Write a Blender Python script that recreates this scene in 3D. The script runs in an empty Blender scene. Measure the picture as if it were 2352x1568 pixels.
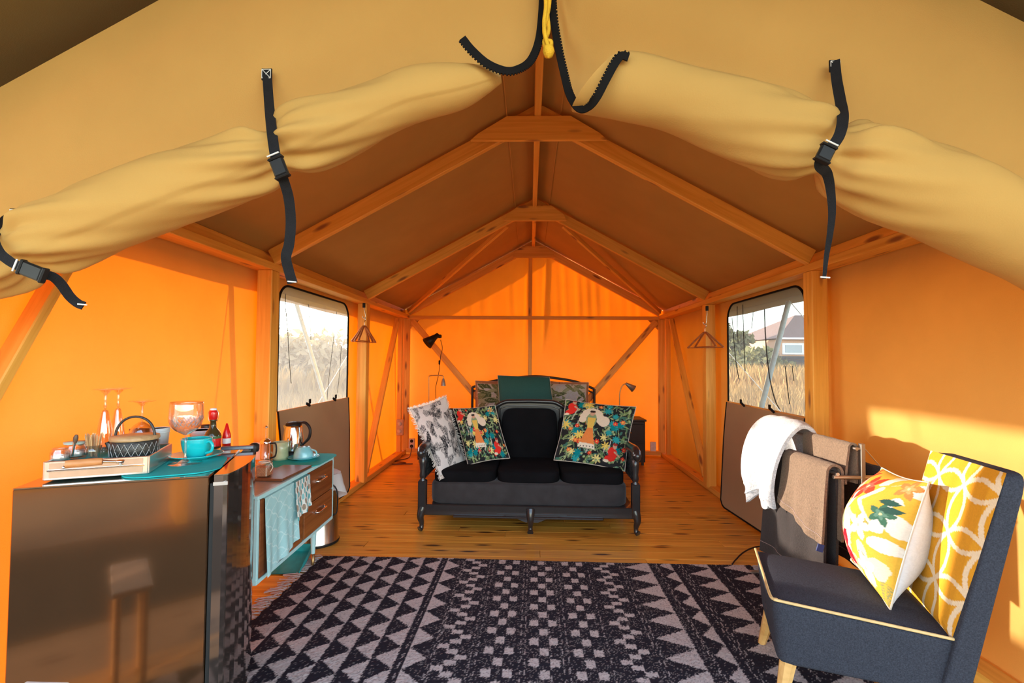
import bpy, math, random
import numpy as np
from mathutils import Vector, Matrix, Euler
random.seed(7); np.random.seed(7)
C = bpy.context.scene.collection
sc = bpy.context.scene

# ------------------------------------------------------------------ camera, sky, sun, exposure
F = 1086.5; VX, VY = 1187.0, 793.66                        # focal length and optical centre, in pixels of the photograph
CAM = Vector((-0.052, 0.0, 1.33)); YAW, PITCH, ROLL = 0.0269, 0.0323, 0.0062
cd = bpy.data.cameras.new('camera'); cam = bpy.data.objects.new('camera', cd); C.objects.link(cam)
cd.sensor_width = 36; cd.lens = F*36/2352; cd.shift_x = (1176-VX)/2352; cd.shift_y = (VY-784)/2352; cd.clip_start = 0.02; cd.clip_end = 800
_x = Vector((math.cos(YAW), math.sin(YAW), 0)); _y = Vector((-math.sin(YAW), math.cos(YAW), 0)); _z = Vector((0,0,1))
_f = _y*math.cos(PITCH)+_z*math.sin(PITCH); _u = _z*math.cos(PITCH)-_y*math.sin(PITCH)
_r = _x*math.cos(ROLL)+_u*math.sin(ROLL); _v = _u*math.cos(ROLL)-_x*math.sin(ROLL)
RC = Matrix((_r, _v, -_f)).transposed()
cam.matrix_world = Matrix.Translation(CAM) @ RC.to_4x4()
sc.camera = cam
sc.view_settings.view_transform = 'Standard'; sc.view_settings.look = 'None'
sc.view_settings.gamma = 1; sc.view_settings.use_curve_mapping = False
sc.view_settings.exposure = 0.15
SUN_DIR = Vector((3.86, -2.01, -0.735)).normalized()      # the way the light travels
w = bpy.data.worlds.new('sky'); sc.world = w; w.use_nodes = True
nt = w.node_tree; nt.nodes.clear()
wo = nt.nodes.new('ShaderNodeOutputWorld'); bg = nt.nodes.new('ShaderNodeBackground')
sky = nt.nodes.new('ShaderNodeTexSky'); sky.sky_type = 'NISHITA'; sky.sun_disc = False
sky.sun_elevation = math.radians(16); sky.sun_rotation = math.atan2(-SUN_DIR.x, -SUN_DIR.y)
sky.air_density = 1.0; sky.dust_density = 0.4; sky.ozone_density = 1.0
hs = nt.nodes.new('ShaderNodeHueSaturation'); hs.inputs['Saturation'].default_value = 0.8
nt.links.new(sky.outputs[0], hs.inputs['Color']); nt.links.new(hs.outputs[0], bg.inputs[0]); nt.links.new(bg.outputs[0], wo.inputs[0])
bg.inputs[1].default_value = 1.05
sl = bpy.data.lights.new('sun', 'SUN'); sl.energy = 13.0; sl.angle = math.radians(0.9); sl.color = (1.0, 0.90, 0.78)
so = bpy.data.objects.new('sun', sl); C.objects.link(so)
so.rotation_euler = SUN_DIR.to_track_quat('-Z', 'Y').to_euler(); so.location = (-30, 16, 8)

# pixel of the photograph -> point of the place, at a known depth, height or wall
def ray(px, py):
    return (RC @ Vector(((px-VX)/F, (VY-py)/F, -1.0)))
def at(px, py, Y): r = ray(px, py); return CAM + r*((Y-CAM.y)/r.y)
def atz(px, py, Z): r = ray(px, py); return CAM + r*((Z-CAM.z)/r.z)
def atx(px, py, X): r = ray(px, py); return CAM + r*((X-CAM.x)/r.x)

# ------------------------------------------------------------------ objects
WM = {}
def tag(o, label=None, cat=None, group=None, kind=None):
    if label: o['label'] = label
    if cat: o['category'] = cat
    if group: o['group'] = group
    if kind: o['kind'] = kind
    return o
def thing(name, label, cat, loc=(0,0,0), rz=0, group=None, kind=None):
    o = bpy.data.objects.new(name, None); C.objects.link(o); o.empty_display_size = 0.1
    o.location = loc; o.rotation_euler = (0,0,rz)
    WM[o.name] = Matrix.Translation(Vector(loc)) @ Matrix.Rotation(rz, 4, 'Z')
    return tag(o, label, cat, group, kind)
def copy_tree(o, loc=None, rz=None, parent=None, label=None, group=None):
    c = o.copy(); C.objects.link(c)
    if parent is not None: c.parent = parent
    for ch in [x for x in bpy.data.objects if x.parent is o]: copy_tree(ch, parent=c)
    if loc is not None: c.location = loc
    if rz is not None: c.rotation_euler.z = rz
    if label: c['label'] = label
    if group: c['group'] = group
    return c

class MB:
    """vertices and faces of one mesh; gc = grain coordinates (x along a board)"""
    def __init__(s): s.v=[]; s.f=[]; s.g=[]; s.sm=[]; s.uv=None; s.col=None
    def add(s, vs, fs, gs=None, smooth=False, M=None):
        n=len(s.v)
        if M is not None: vs=[M@Vector(p) for p in vs]
        s.g.extend([tuple(p) for p in (gs if gs is not None else vs)])
        s.v.extend([tuple(p) for p in vs])
        s.f.extend([tuple(i+n for i in f) for f in fs]); s.sm.extend([smooth]*len(fs)); return s
    def box(s, c, d, M=None, bev=0.0):
        hx,hy,hz=d[0]/2,d[1]/2,d[2]/2; c=Vector(c)
        order=sorted(range(3), key=lambda i:-d[i]); off=[random.uniform(0,50) for _ in range(3)]
        if bev<=0:
            loc=[Vector((x*hx,y*hy,z*hz)) for z in(-1,1) for y in(-1,1) for x in(-1,1)]
            fs=[(0,2,3,1),(4,5,7,6),(0,1,5,4),(2,6,7,3),(0,4,6,2),(1,3,7,5)]
        else:
            b=min(bev,hx*.9,hy*.9,hz*.9); loc=[]; idx={}
            for sx in(-1,1):
                for sy in(-1,1):
                    for sz in(-1,1):
                        idx[(sx,sy,sz,0)]=len(loc); loc.append(Vector((sx*hx,sy*(hy-b),sz*(hz-b))))
                        idx[(sx,sy,sz,1)]=len(loc); loc.append(Vector((sx*(hx-b),sy*hy,sz*(hz-b))))
                        idx[(sx,sy,sz,2)]=len(loc); loc.append(Vector((sx*(hx-b),sy*(hy-b),sz*hz)))
            fs=[]
            def q(*k): fs.append(tuple(idx[i] for i in k))
            for t in(-1,1):
                q((t,-1,-1,0),(t,1,-1,0),(t,1,1,0),(t,-1,1,0)); q((-1,t,-1,1),(1,t,-1,1),(1,t,1,1),(-1,t,1,1)); q((-1,-1,t,2),(1,-1,t,2),(1,1,t,2),(-1,1,t,2))
            for a in(-1,1):
                for b2 in(-1,1):
                    q((-1,a,b2,1),(1,a,b2,1),(1,a,b2,2),(-1,a,b2,2)); q((a,-1,b2,0),(a,1,b2,0),(a,1,b2,2),(a,-1,b2,2)); q((a,b2,-1,0),(a,b2,1,0),(a,b2,1,1),(a,b2,-1,1))
                    for c2 in(-1,1):
                        if b2==1 or b2==-1: fs.append((idx[(a,b2,c2,0)],idx[(a,b2,c2,1)],idx[(a,b2,c2,2)]))
            # orient outwards
            out=[]
            for f in fs:
                p=[loc[i] for i in f]; nrm=(p[1]-p[0]).cross(p[2]-p[0]); ctr=sum(p,Vector())/len(p)
                out.append(f if nrm.dot(ctr)>0 else tuple(reversed(f)))
            fs=out
        gs=[(p[order[0]]+off[0],p[order[1]]+off[1],p[order[2]]+off[2]) for p in loc]
        return s.add([p+c for p in loc],fs,gs,False,M)
    def beam(s,p0,p1,w,h,up=(0,0,1),bev=0.004,ends=None):
        """w across, h along up"""
        p0=Vector(p0);p1=Vector(p1);x=(p1-p0);L=x.length;x.normalize();up=Vector(up);y=up.cross(x)
        if y.length<1e-4: y=Vector((0,1,0)).cross(x)
        y.normalize(); z=x.cross(y)
        R=Matrix((x,y,z)).transposed().to_4x4()
        return s.box((0,0,0),(L,w,h),Matrix.Translation((p0+p1)/2)@R,bev) if L>max(w,h) else s.box((0,0,0),(L,w,h),Matrix.Translation((p0+p1)/2)@R,bev)
    def tube(s,pts,r,n=10,cap=True,M=None,closed=False):
        pts=[Vector(p) for p in pts]; m=len(pts); rr=r if hasattr(r,'__len__') else [r]*m
        vs=[];fs=[]; prev=None
        for i,p in enumerate(pts):
            if closed: t=pts[(i+1)%m]-pts[i-1]
            else: t=pts[min(i+1,m-1)]-pts[max(i-1,0)]
            if t.length<1e-9: t=Vector((0,0,1))
            t.normalize()
            if prev is None:
                a=Vector((0,0,1)) if abs(t.z)<.9 else Vector((1,0,0)); u=a.cross(t).normalized()
            else:
                u=(prev-t*prev.dot(t)); u=u.normalized() if u.length>1e-6 else prev
            prev=u; v=t.cross(u)
            for k in range(n):
                a=2*math.pi*k/n; vs.append(p+(u*math.cos(a)+v*math.sin(a))*rr[i])
        for i in range(m if closed else m-1):
            j=(i+1)%m
            for k in range(n):
                k2=(k+1)%n; fs.append((i*n+k,i*n+k2,j*n+k2,j*n+k))
        s.add(vs,fs,None,True,M)
        if cap and not closed:
            s.add(vs[:n],[tuple(reversed(range(n)))],None,False,M); s.add(vs[-n:],[tuple(range(n))],None,False,M)
        return s
    def lathe(s,prof,n=32,c=(0,0,0),M=None,smooth=True,wob=None):
        c=Vector(c); vs=[];fs=[];m=len(prof)
        for (r,z) in prof:
            for k in range(n):
                a=2*math.pi*k/n; q=r*(wob(a,z) if wob else 1); vs.append(c+Vector((q*math.cos(a),q*math.sin(a),z)))
        for i in range(m-1):
            for k in range(n):
                k2=(k+1)%n; fs.append((i*n+k,i*n+k2,(i+1)*n+k2,(i+1)*n+k))
        s.add(vs,fs,None,smooth,M)
        if prof[0][0]>1e-5: s.add([vs[k] for k in range(n)],[tuple(reversed(range(n)))],None,False,M)
        if prof[-1][0]>1e-5: s.add([vs[(m-1)*n+k] for k in range(n)],[tuple(range(n))],None,False,M)
        return s
    def prism(s,outline,d,M=None,bev=0):
        """outline in xy, extruded d along z"""
        n=len(outline); vs=[Vector((x,y,0)) for x,y in outline]+[Vector((x,y,d)) for x,y in outline]
        fs=[tuple(reversed(range(n))),tuple(range(n,2*n))]+[(i,(i+1)%n,n+(i+1)%n,n+i) for i in range(n)]
        off=random.uniform(0,50)
        return s.add(vs,fs,[(p.x+off,p.y+off,p.z) for p in vs],False,M)
    def grid(s,fn,nu,nv,smooth=True,M=None,gfn=None):
        vs=[];gs=[]
        for j in range(nv+1):
            for i in range(nu+1):
                vs.append(Vector(fn(i/nu,j/nv)))
                if gfn: gs.append(gfn(i/nu,j/nv))
        fs=[(j*(nu+1)+i,j*(nu+1)+i+1,(j+1)*(nu+1)+i+1,(j+1)*(nu+1)+i) for j in range(nv) for i in range(nu)]
        return s.add(vs,fs,gs if gfn else None,smooth,M)
    def ribbon(s,pts,width,th=0.002,side=None,M=None):
        pts=[Vector(p) for p in pts];m=len(pts);vs=[];fs=[]
        for i,p in enumerate(pts):
            t=(pts[min(i+1,m-1)]-pts[max(i-1,0)]).normalized()
            vw=(p-CAM).normalized() if side is None else None
            sd=(t.cross(vw) if side is None else Vector(side if not callable(side) else side(i))).normalized()
            nn=sd.cross(t).normalized(); ww=width[i] if hasattr(width,'__len__') else width
            for a,b in((-1,-1),(1,-1),(1,1),(-1,1)): vs.append(p+sd*(a*ww/2)+nn*(b*th/2))
        for i in range(m-1):
            for k in range(4): fs.append((i*4+k,i*4+(k+1)%4,(i+1)*4+(k+1)%4,(i+1)*4+k))
        fs.append((3,2,1,0)); fs.append(tuple((m-1)*4+k for k in range(4)))
        return s.add(vs,fs,None,False,M)
    def build(s,name,mat,parent=None,world=True,label=None,cat=None,group=None,kind=None,mods=None):
        me=bpy.data.meshes.new(name); vs=np.array([tuple(v) for v in s.v],dtype=np.float64)
        loc=Vector((0,0,0))
        if parent is not None and world:
            Mi=np.array(WM[parent.name].inverted()); vs=vs@Mi[:3,:3].T+Mi[:3,3]
        if parent is None:
            lo=vs.min(0);hi=vs.max(0); loc=Vector(((lo[0]+hi[0])/2,(lo[1]+hi[1])/2,lo[2])); vs=vs-np.array(loc)
        me.from_pydata(vs.tolist(),[],s.f)
        me.polygons.foreach_set('use_smooth',s.sm)
        a=me.attributes.new('gc','FLOAT_VECTOR','POINT'); a.data.foreach_set('vector',np.array(s.g,dtype=np.float32).ravel())
        if s.col is not None:
            ca=me.color_attributes.new('col','FLOAT_COLOR','POINT'); cc=np.ones((len(s.v),4),dtype=np.float32); cc[:,:3]=s.col; ca.data.foreach_set('color',cc.ravel())
        me.update()
        o=bpy.data.objects.new(name,me); C.objects.link(o); o.location=loc
        if mat is not None: me.materials.append(mat)
        if parent is not None: o.parent=parent; WM[o.name]=WM[parent.name]
        else: WM[o.name]=Matrix.Translation(loc)
        return tag(o,label,cat,group,kind)

def spline(pts,n=8):
    """Catmull-Rom through pts"""
    P=[Vector(p) for p in pts]; P=[P[0]*2-P[1]]+P+[P[-1]*2-P[-2]]; out=[]
    for i in range(1,len(P)-2):
        for k in range(n):
            t=k/n; a,b,c,d=P[i-1],P[i],P[i+1],P[i+2]
            out.append(0.5*((2*b)+(c-a)*t+(2*a-5*b+4*c-d)*t*t+(3*b-a-3*c+d)*t**3))
    out.append(P[-2]); return out
def lerp(a,b,t): return a+(b-a)*t
def interp(x,xs,ys): return float(np.interp(x,xs,ys))
_ns=np.random.RandomState(3).rand(64,64)
def vn(x,y):
    """smooth value noise 0..1"""
    xi=math.floor(x);yi=math.floor(y);fx=x-xi;fy=y-yi;fx=fx*fx*(3-2*fx);fy=fy*fy*(3-2*fy)
    g=lambda a,b:_ns[a%64,b%64]
    return (g(xi,yi)*(1-fx)+g(xi+1,yi)*fx)*(1-fy)+(g(xi,yi+1)*(1-fx)+g(xi+1,yi+1)*fx)*fy

# ------------------------------------------------------------------ materials
def new_mat(name):
    m=bpy.data.materials.new(name); m.use_nodes=True; n=m.node_tree; n.nodes.clear()
    out=n.nodes.new('ShaderNodeOutputMaterial'); return m,n,out
def N(n,t,**kw):
    x=n.nodes.new('ShaderNode'+t)
    for k,v in kw.items(): setattr(x,k,v)
    return x
def setp(b,**kw):
    for k,v in kw.items():
        k=k.replace('_',' '); b.inputs[k].default_value=v if not isinstance(v,tuple) or len(v)!=3 else (*v,1)
def ramp(n,stops):
    r=N(n,'ValToRGB'); e=r.color_ramp.elements
    while len(e)<len(stops): e.new(0.5)
    for i,(p,c) in enumerate(stops): e[i].position=p; e[i].color=(*c,1)
    return r
MC={}
def plain(name,col,rough=0.5,metal=0.0,var=0.12,scale=30,bump=0.0,bscale=200,coat=0.0,spec=None,sheen=0.0,trans=0.0):
    if name in MC: return MC[name]
    m,n,out=new_mat(name); b=N(n,'BsdfPrincipled'); n.links.new(b.outputs[0],out.inputs[0])
    tc=N(n,'TexCoord'); nz=N(n,'TexNoise'); nz.inputs['Scale'].default_value=scale; nz.inputs['Detail'].default_value=4
    n.links.new(tc.outputs['Object'],nz.inputs[0])
    r=ramp(n,[(0.3,tuple(c*(1-var) for c in col)),(0.7,tuple(min(1,c*(1+var)) for c in col))])
    n.links.new(nz.outputs[0],r.inputs[0]); n.links.new(r.outputs[0],b.inputs['Base Color'])
    setp(b,Roughness=rough,Metallic=metal); b.inputs['Coat Weight'].default_value=coat
    if spec is not None: b.inputs['Specular IOR Level'].default_value=spec
    if sheen: b.inputs['Sheen Weight'].default_value=sheen; b.inputs['Sheen Roughness'].default_value=0.5
    if trans: b.inputs['Transmission Weight'].default_value=trans
    if bump:
        z=N(n,'TexNoise'); z.inputs['Scale'].default_value=bscale; n.links.new(tc.outputs['Object'],z.inputs[0])
        bu=N(n,'Bump'); bu.inputs['Strength'].default_value=bump; bu.inputs['Distance'].default_value=0.005
        n.links.new(z.outputs[0],bu.inputs['Height']); n.links.new(bu.outputs[0],b.inputs['Normal'])
    MC[name]=m; return m
def wood(name,dark,light,knot=(0.10,0.035,0.01),rough=0.5,sx=1.0,sy=22.0,knots=True,coat=0.0,perobj=0.25):
    m,n,out=new_mat(name); b=N(n,'BsdfPrincipled'); n.links.new(b.outputs[0],out.inputs[0])
    at_=N(n,'Attribute',attribute_name='gc'); oi=N(n,'ObjectInfo')
    ad=N(n,'VectorMath',operation='ADD'); sc_=N(n,'VectorMath',operation='SCALE'); sc_.inputs['Scale'].default_value=37.0
    cb=N(n,'CombineXYZ'); 
    for i in range(3): n.links.new(oi.outputs['Random'],cb.inputs[i])
    n.links.new(cb.outputs[0],sc_.inputs[0]); n.links.new(at_.outputs['Vector'],ad.inputs[0]); n.links.new(sc_.outputs[0],ad.inputs[1])
    mp=N(n,'Mapping'); mp.inputs['Scale'].default_value=(sx,sy,sy); n.links.new(ad.outputs[0],mp.inputs[0])
    nz=N(n,'TexNoise'); nz.inputs['Scale'].default_value=1.6; nz.inputs['Detail'].default_value=5; nz.inputs['Distortion'].default_value=0.6; n.links.new(mp.outputs[0],nz.inputs[0])
    r=ramp(n,[(0.32,dark),(0.5,tuple((a+c)/2 for a,c in zip(dark,light))),(0.68,light)]); n.links.new(nz.outputs[0],r.inputs[0])
    cur=r.outputs[0]
    if knots:
        mk=N(n,'Mapping'); mk.inputs['Scale'].default_value=(2.6,11,11); n.links.new(ad.outputs[0],mk.inputs[0])
        vo=N(n,'TexVoronoi'); vo.inputs['Scale'].default_value=1.0; n.links.new(mk.outputs[0],vo.inputs[0])
        kr=ramp(n,[(0.10,(1,1,1)),(0.22,(0,0,0))]); n.links.new(vo.outputs['Distance'],kr.inputs[0])
        mx=N(n,'MixRGB'); mx.inputs[2].default_value=(*knot,1); n.links.new(kr.outputs[0],mx.inputs[0]); n.links.new(cur,mx.inputs[1]); cur=mx.outputs[0]
    hv=N(n,'HueSaturation'); mr=N(n,'MapRange'); mr.inputs['To Min'].default_value=1-perobj; mr.inputs['To Max'].default_value=1+perobj
    n.links.new(oi.outputs['Random'],mr.inputs[0]); n.links.new(mr.outputs[0],hv.inputs['Value']); n.links.new(cur,hv.inputs['Color'])
    n.links.new(hv.outputs[0],b.inputs['Base Color']); setp(b,Roughness=rough); b.inputs['Coat Weight'].default_value=coat
    bu=N(n,'Bump'); bu.inputs['Strength'].default_value=0.15; bu.inputs['Distance'].default_value=0.003
    n.links.new(nz.outputs[0],bu.inputs['Height']); n.links.new(bu.outputs[0],b.inputs['Normal'])
    return m
def cloth(name,col,tcol,tfac,var=0.06,bump=0.25,wr=0.0,rough=0.9):
    """canvas: reflects col, lets tcol through"""
    m,n,out=new_mat(name); tc=N(n,'TexCoord'); nz=N(n,'TexNoise'); nz.inputs['Scale'].default_value=2.2; nz.inputs['Detail'].default_value=6
    n.links.new(tc.outputs['Object'],nz.inputs[0])
    r=ramp(n,[(0.3,tuple(c*(1-var) for c in col)),(0.7,tuple(c*(1+var) for c in col))]); n.links.new(nz.outputs[0],r.inputs[0])
    df=N(n,'BsdfPrincipled'); df.inputs['Roughness'].default_value=rough; df.inputs['Specular IOR Level'].default_value=0.15; tl=N(n,'BsdfTranslucent'); mx=N(n,'MixShader'); mx.inputs[0].default_value=tfac
    r2=ramp(n,[(0.3,tuple(c*(1-var) for c in tcol)),(0.7,tuple(min(1,c*(1+var)) for c in tcol))]); n.links.new(nz.outputs[0],r2.inputs[0])
    n.links.new(r.outputs[0],df.inputs[0]); n.links.new(r2.outputs[0],tl.inputs[0]); n.links.new(df.outputs[0],mx.inputs[1]); n.links.new(tl.outputs[0],mx.inputs[2]); n.links.new(mx.outputs[0],out.inputs[0])
    mp=N(n,'Mapping'); mp.inputs['Scale'].default_value=(1,1,1); n.links.new(tc.outputs['Object'],mp.inputs[0])
    z=N(n,'TexNoise'); z.inputs['Scale'].default_value=260; n.links.new(mp.outputs[0],z.inputs[0])
    z2=N(n,'TexNoise'); z2.inputs['Scale'].default_value=3.5; z2.inputs['Detail'].default_value=3; n.links.new(mp.outputs[0],z2.inputs[0])
    b1=N(n,'Bump'); b1.inputs['Strength'].default_value=bump; b1.inputs['Distance'].default_value=0.002; n.links.new(z.outputs[0],b1.inputs['Height'])
    b2=N(n,'Bump'); b2.inputs['Strength'].default_value=0.3; b2.inputs['Distance'].default_value=0.03; n.links.new(z2.outputs[0],b2.inputs['Height']); n.links.new(b1.outputs[0],b2.inputs['Normal'])
    for x in(df,tl): n.links.new(b2.outputs[0],x.inputs['Normal'])
    return m
def vcol(name,rough=0.9,bump=0.3,bscale=500,sheen=0.0,spec=0.2):
    m,n,out=new_mat(name); b=N(n,'BsdfPrincipled'); n.links.new(b.outputs[0],out.inputs[0])
    a=N(n,'Attribute',attribute_name='col'); n.links.new(a.outputs['Color'],b.inputs['Base Color']); setp(b,Roughness=rough); b.inputs['Specular IOR Level'].default_value=spec
    b.inputs['Sheen Weight'].default_value=sheen
    tc=N(n,'TexCoord'); z=N(n,'TexNoise'); z.inputs['Scale'].default_value=bscale; n.links.new(tc.outputs['Object'],z.inputs[0])
    bu=N(n,'Bump'); bu.inputs['Strength'].default_value=bump; bu.inputs['Distance'].default_value=0.003; n.links.new(z.outputs[0],bu.inputs['Height']); n.links.new(bu.outputs[0],b.inputs['Normal'])
    return m
def glass(name,col=(1,1,1),rough=0.03,ior=1.5):
    m,n,out=new_mat(name); t=N(n,'BsdfTransparent'); g=N(n,'BsdfGlossy'); g.inputs['Roughness'].default_value=rough; t.inputs[0].default_value=(.96*col[0],.96*col[1],.96*col[2],1); g.inputs[0].default_value=(1,1,1,1)
    lw=N(n,'LayerWeight'); lw.inputs[0].default_value=.45; pw_=N(n,'Math',operation='POWER'); pw_.inputs[1].default_value=1.6; n.links.new(lw.outputs['Facing'],pw_.inputs[0])
    mr=N(n,'MapRange'); mr.inputs['To Min'].default_value=.11; mr.inputs['To Max'].default_value=.9; n.links.new(pw_.outputs[0],mr.inputs[0])
    mx=N(n,'MixShader'); n.links.new(mr.outputs[0],mx.inputs[0]); n.links.new(t.outputs[0],mx.inputs[1]); n.links.new(g.outputs[0],mx.inputs[2]); n.links.new(mx.outputs[0],out.inputs[0])
    return m
def netting(name,col,op):
    m,n,out=new_mat(name); t=N(n,'BsdfTransparent'); d=N(n,'BsdfDiffuse'); tl=N(n,'BsdfTranslucent'); d.inputs[0].default_value=(*col,1); tl.inputs[0].default_value=(*col,1)
    ad=N(n,'MixShader'); ad.inputs[0].default_value=0.45; n.links.new(d.outputs[0],ad.inputs[1]); n.links.new(tl.outputs[0],ad.inputs[2])
    mx=N(n,'MixShader'); tc=N(n,'TexCoord'); nz=N(n,'TexNoise'); nz.inputs['Scale'].default_value=5; n.links.new(tc.outputs['Object'],nz.inputs[0])
    mr=N(n,'MapRange'); mr.inputs['To Min'].default_value=op*0.7; mr.inputs['To Max'].default_value=op*1.3; n.links.new(nz.outputs[0],mr.inputs[0]); n.links.new(mr.outputs[0],mx.inputs[0])
    n.links.new(t.outputs[0],mx.inputs[1]); n.links.new(ad.outputs[0],mx.inputs[2]); n.links.new(mx.outputs[0],out.inputs[0]); return m

M_CANVAS=cloth('canvas_tan',(0.72,0.435,0.125),(0.62,0.105,0.0),0.30)
M_FLY=cloth('fly_canvas',(0.20,0.14,0.055),(0.5,0.25,0.04),0.06)
M_PINE=wood('pine_timber',(0.76,0.35,0.045),(0.92,0.49,0.09),knot=(.30,.11,.03),perobj=0.08)
M_FLOOR=wood('floor_pine',(0.60,0.27,0.030),(0.86,0.46,0.075),knot=(0.07,0.02,0.006),rough=0.38,sx=0.9,sy=20,perobj=0.13,coat=0.15)
M_BLACK=plain('black_trim',(0.008,0.007,0.007),0.85,spec=.15)
M_WEB=plain('black_webbing',(0.016,0.015,0.017),0.8,spec=.2,bump=0.6,bscale=600)
M_COVER=cloth('cover_canvas',(0.42,0.27,0.15),(0.5,0.25,0.08),0.04)
M_THREAD=plain('white_thread',(0.75,0.72,0.68),0.8)
M_NET=netting('window_net',(0.36,0.34,0.32),0.42)
M_FOLD=netting('net_fold',(0.08,0.075,0.07),0.82)
M_STEEL=plain('brushed_steel',(0.62,0.60,0.57),0.22,1.0,var=0.05)
M_CHROME=plain('chrome',(0.8,0.79,0.77),0.1,1.0,var=0.03)
M_BLKPL=plain('black_plastic',(0.012,0.011,0.011),0.45,spec=.3)
M_GLASS=glass('clear_glass')

# ================================================================== THE TENT
YF,Y3,Y2,YB = 1.42, 3.15, 5.0, 6.78            # the four frames
EX, ZC, ZR = 1.85, 2.069, 3.078                 # plate, canvas corner and ridge heights
SL=(ZR-ZC)/EX
WX=1.93
def roofz(x): return ZR-SL*abs(x)
# --- inner walls
WL=(atx(637,800,-WX).y, atx(797,800,-WX).y); WR=(atx(1852,800,WX).y, atx(1674,800,WX).y)
WZ0,WZ1=0.945,1.90
from mathutils.geometry import tessellate_polygon
def win_outline(y0,y1,n=8,r=0.15):
    pts=[(y0,WZ0),(y1,WZ0)]
    for k in range(n+1):
        a=math.pi/2*k/n; pts.append((y1-r+r*math.cos(a),WZ1-r+r*math.sin(a)))
    for k in range(n+1):
        a=math.pi/2+math.pi/2*k/n; pts.append((y0+r+r*math.cos(a),WZ1-r+r*math.sin(a)))
    return pts
def side_wall(name,sx,win):
    x=sx*WX; m=MB(); a,b=win[0]-0.06,win[1]+0.06
    def wav(y,z,lo,hi):
        e=min(1,(y-lo)/0.25,(hi-y)/0.25); e=max(0,e)
        return sx*0.035*(vn(y*2.1+sx*5,z*0.7)-0.35)*e*math.sin(math.pi*min(1,z/2.0))
    for lo,hi in((YF,a),(b,YB)):
        m.grid(lambda u,v:(x+wav(lerp(lo,hi,u),2.12*v,lo,hi),lerp(lo,hi,u),2.12*v-0.01),int((hi-lo)*14),26)
    outer=[(a,-0.01),(b,-0.01),(b,2.11),(a,2.11)]; hole=win_outline(*win)
    V3=[[Vector((p[0],p[1],0)) for p in outer],[Vector((p[0],p[1],0)) for p in reversed(hole)]]
    tri=tessellate_polygon(V3); allp=outer+list(reversed(hole))
    m.add([(x,p[0],p[1]) for p in allp],[tuple(t) for t in tri])
    return m.build(name,M_CANVAS,kind='structure')
wall_l=side_wall('wall_left',-1,WL); wall_r=side_wall('wall_right',1,WR)
def back_wall():
    m=MB()
    def fn(u,v):
        x=lerp(-WX,WX,u); top=roofz(x)+0.0; z=lerp(-0.01,min(top,3.06),v)
        e=max(0,min(1,(z-1.4)/0.7)); 
        f=0.020*(vn(x*16+z*0.7,z*0.5)-0.5)*e+0.03*(vn(x*3+9,z*0.8)-0.5)
        if abs(x)<0.45: f+=0.03*math.exp(-((x+0.10-0.02*(z-2))/0.018)**2)*e+0.035*math.exp(-((x-0.16-0.03*(z-2))/0.02)**2)*e
        return (x,YB+0.06+f,z)
    m.grid(fn,170,46); return m.build('wall_back',M_CANVAS,kind='structure')
wall_b=back_wall()
# --- roof canvas
m=MB()
def roof(u,v):
    x=lerp(-EX-0.08,EX+0.08,u); y=lerp(YF,YB+0.14,v)
    sag=0.018*math.sin(math.pi*((y-YF)%1.79)/1.79)*math.sin(math.pi*min(1,abs(x)/EX))
    return (x,y,roofz(x)-sag*0.6+0.008*(vn(x*3,y*2)-0.5)+0.012)
m.grid(roof,64,62); ceil=m.build('ceiling',M_CANVAS,kind='structure')
for xs,nm in((-0.21,0),(0.15,1)):
    m=MB(); m.box((xs,(YF+YB)/2,roofz(xs)-0.004),(.006,YB-YF,.003),None); 
    s_=m.build('seam',M_CANVAS,ceil)
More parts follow.
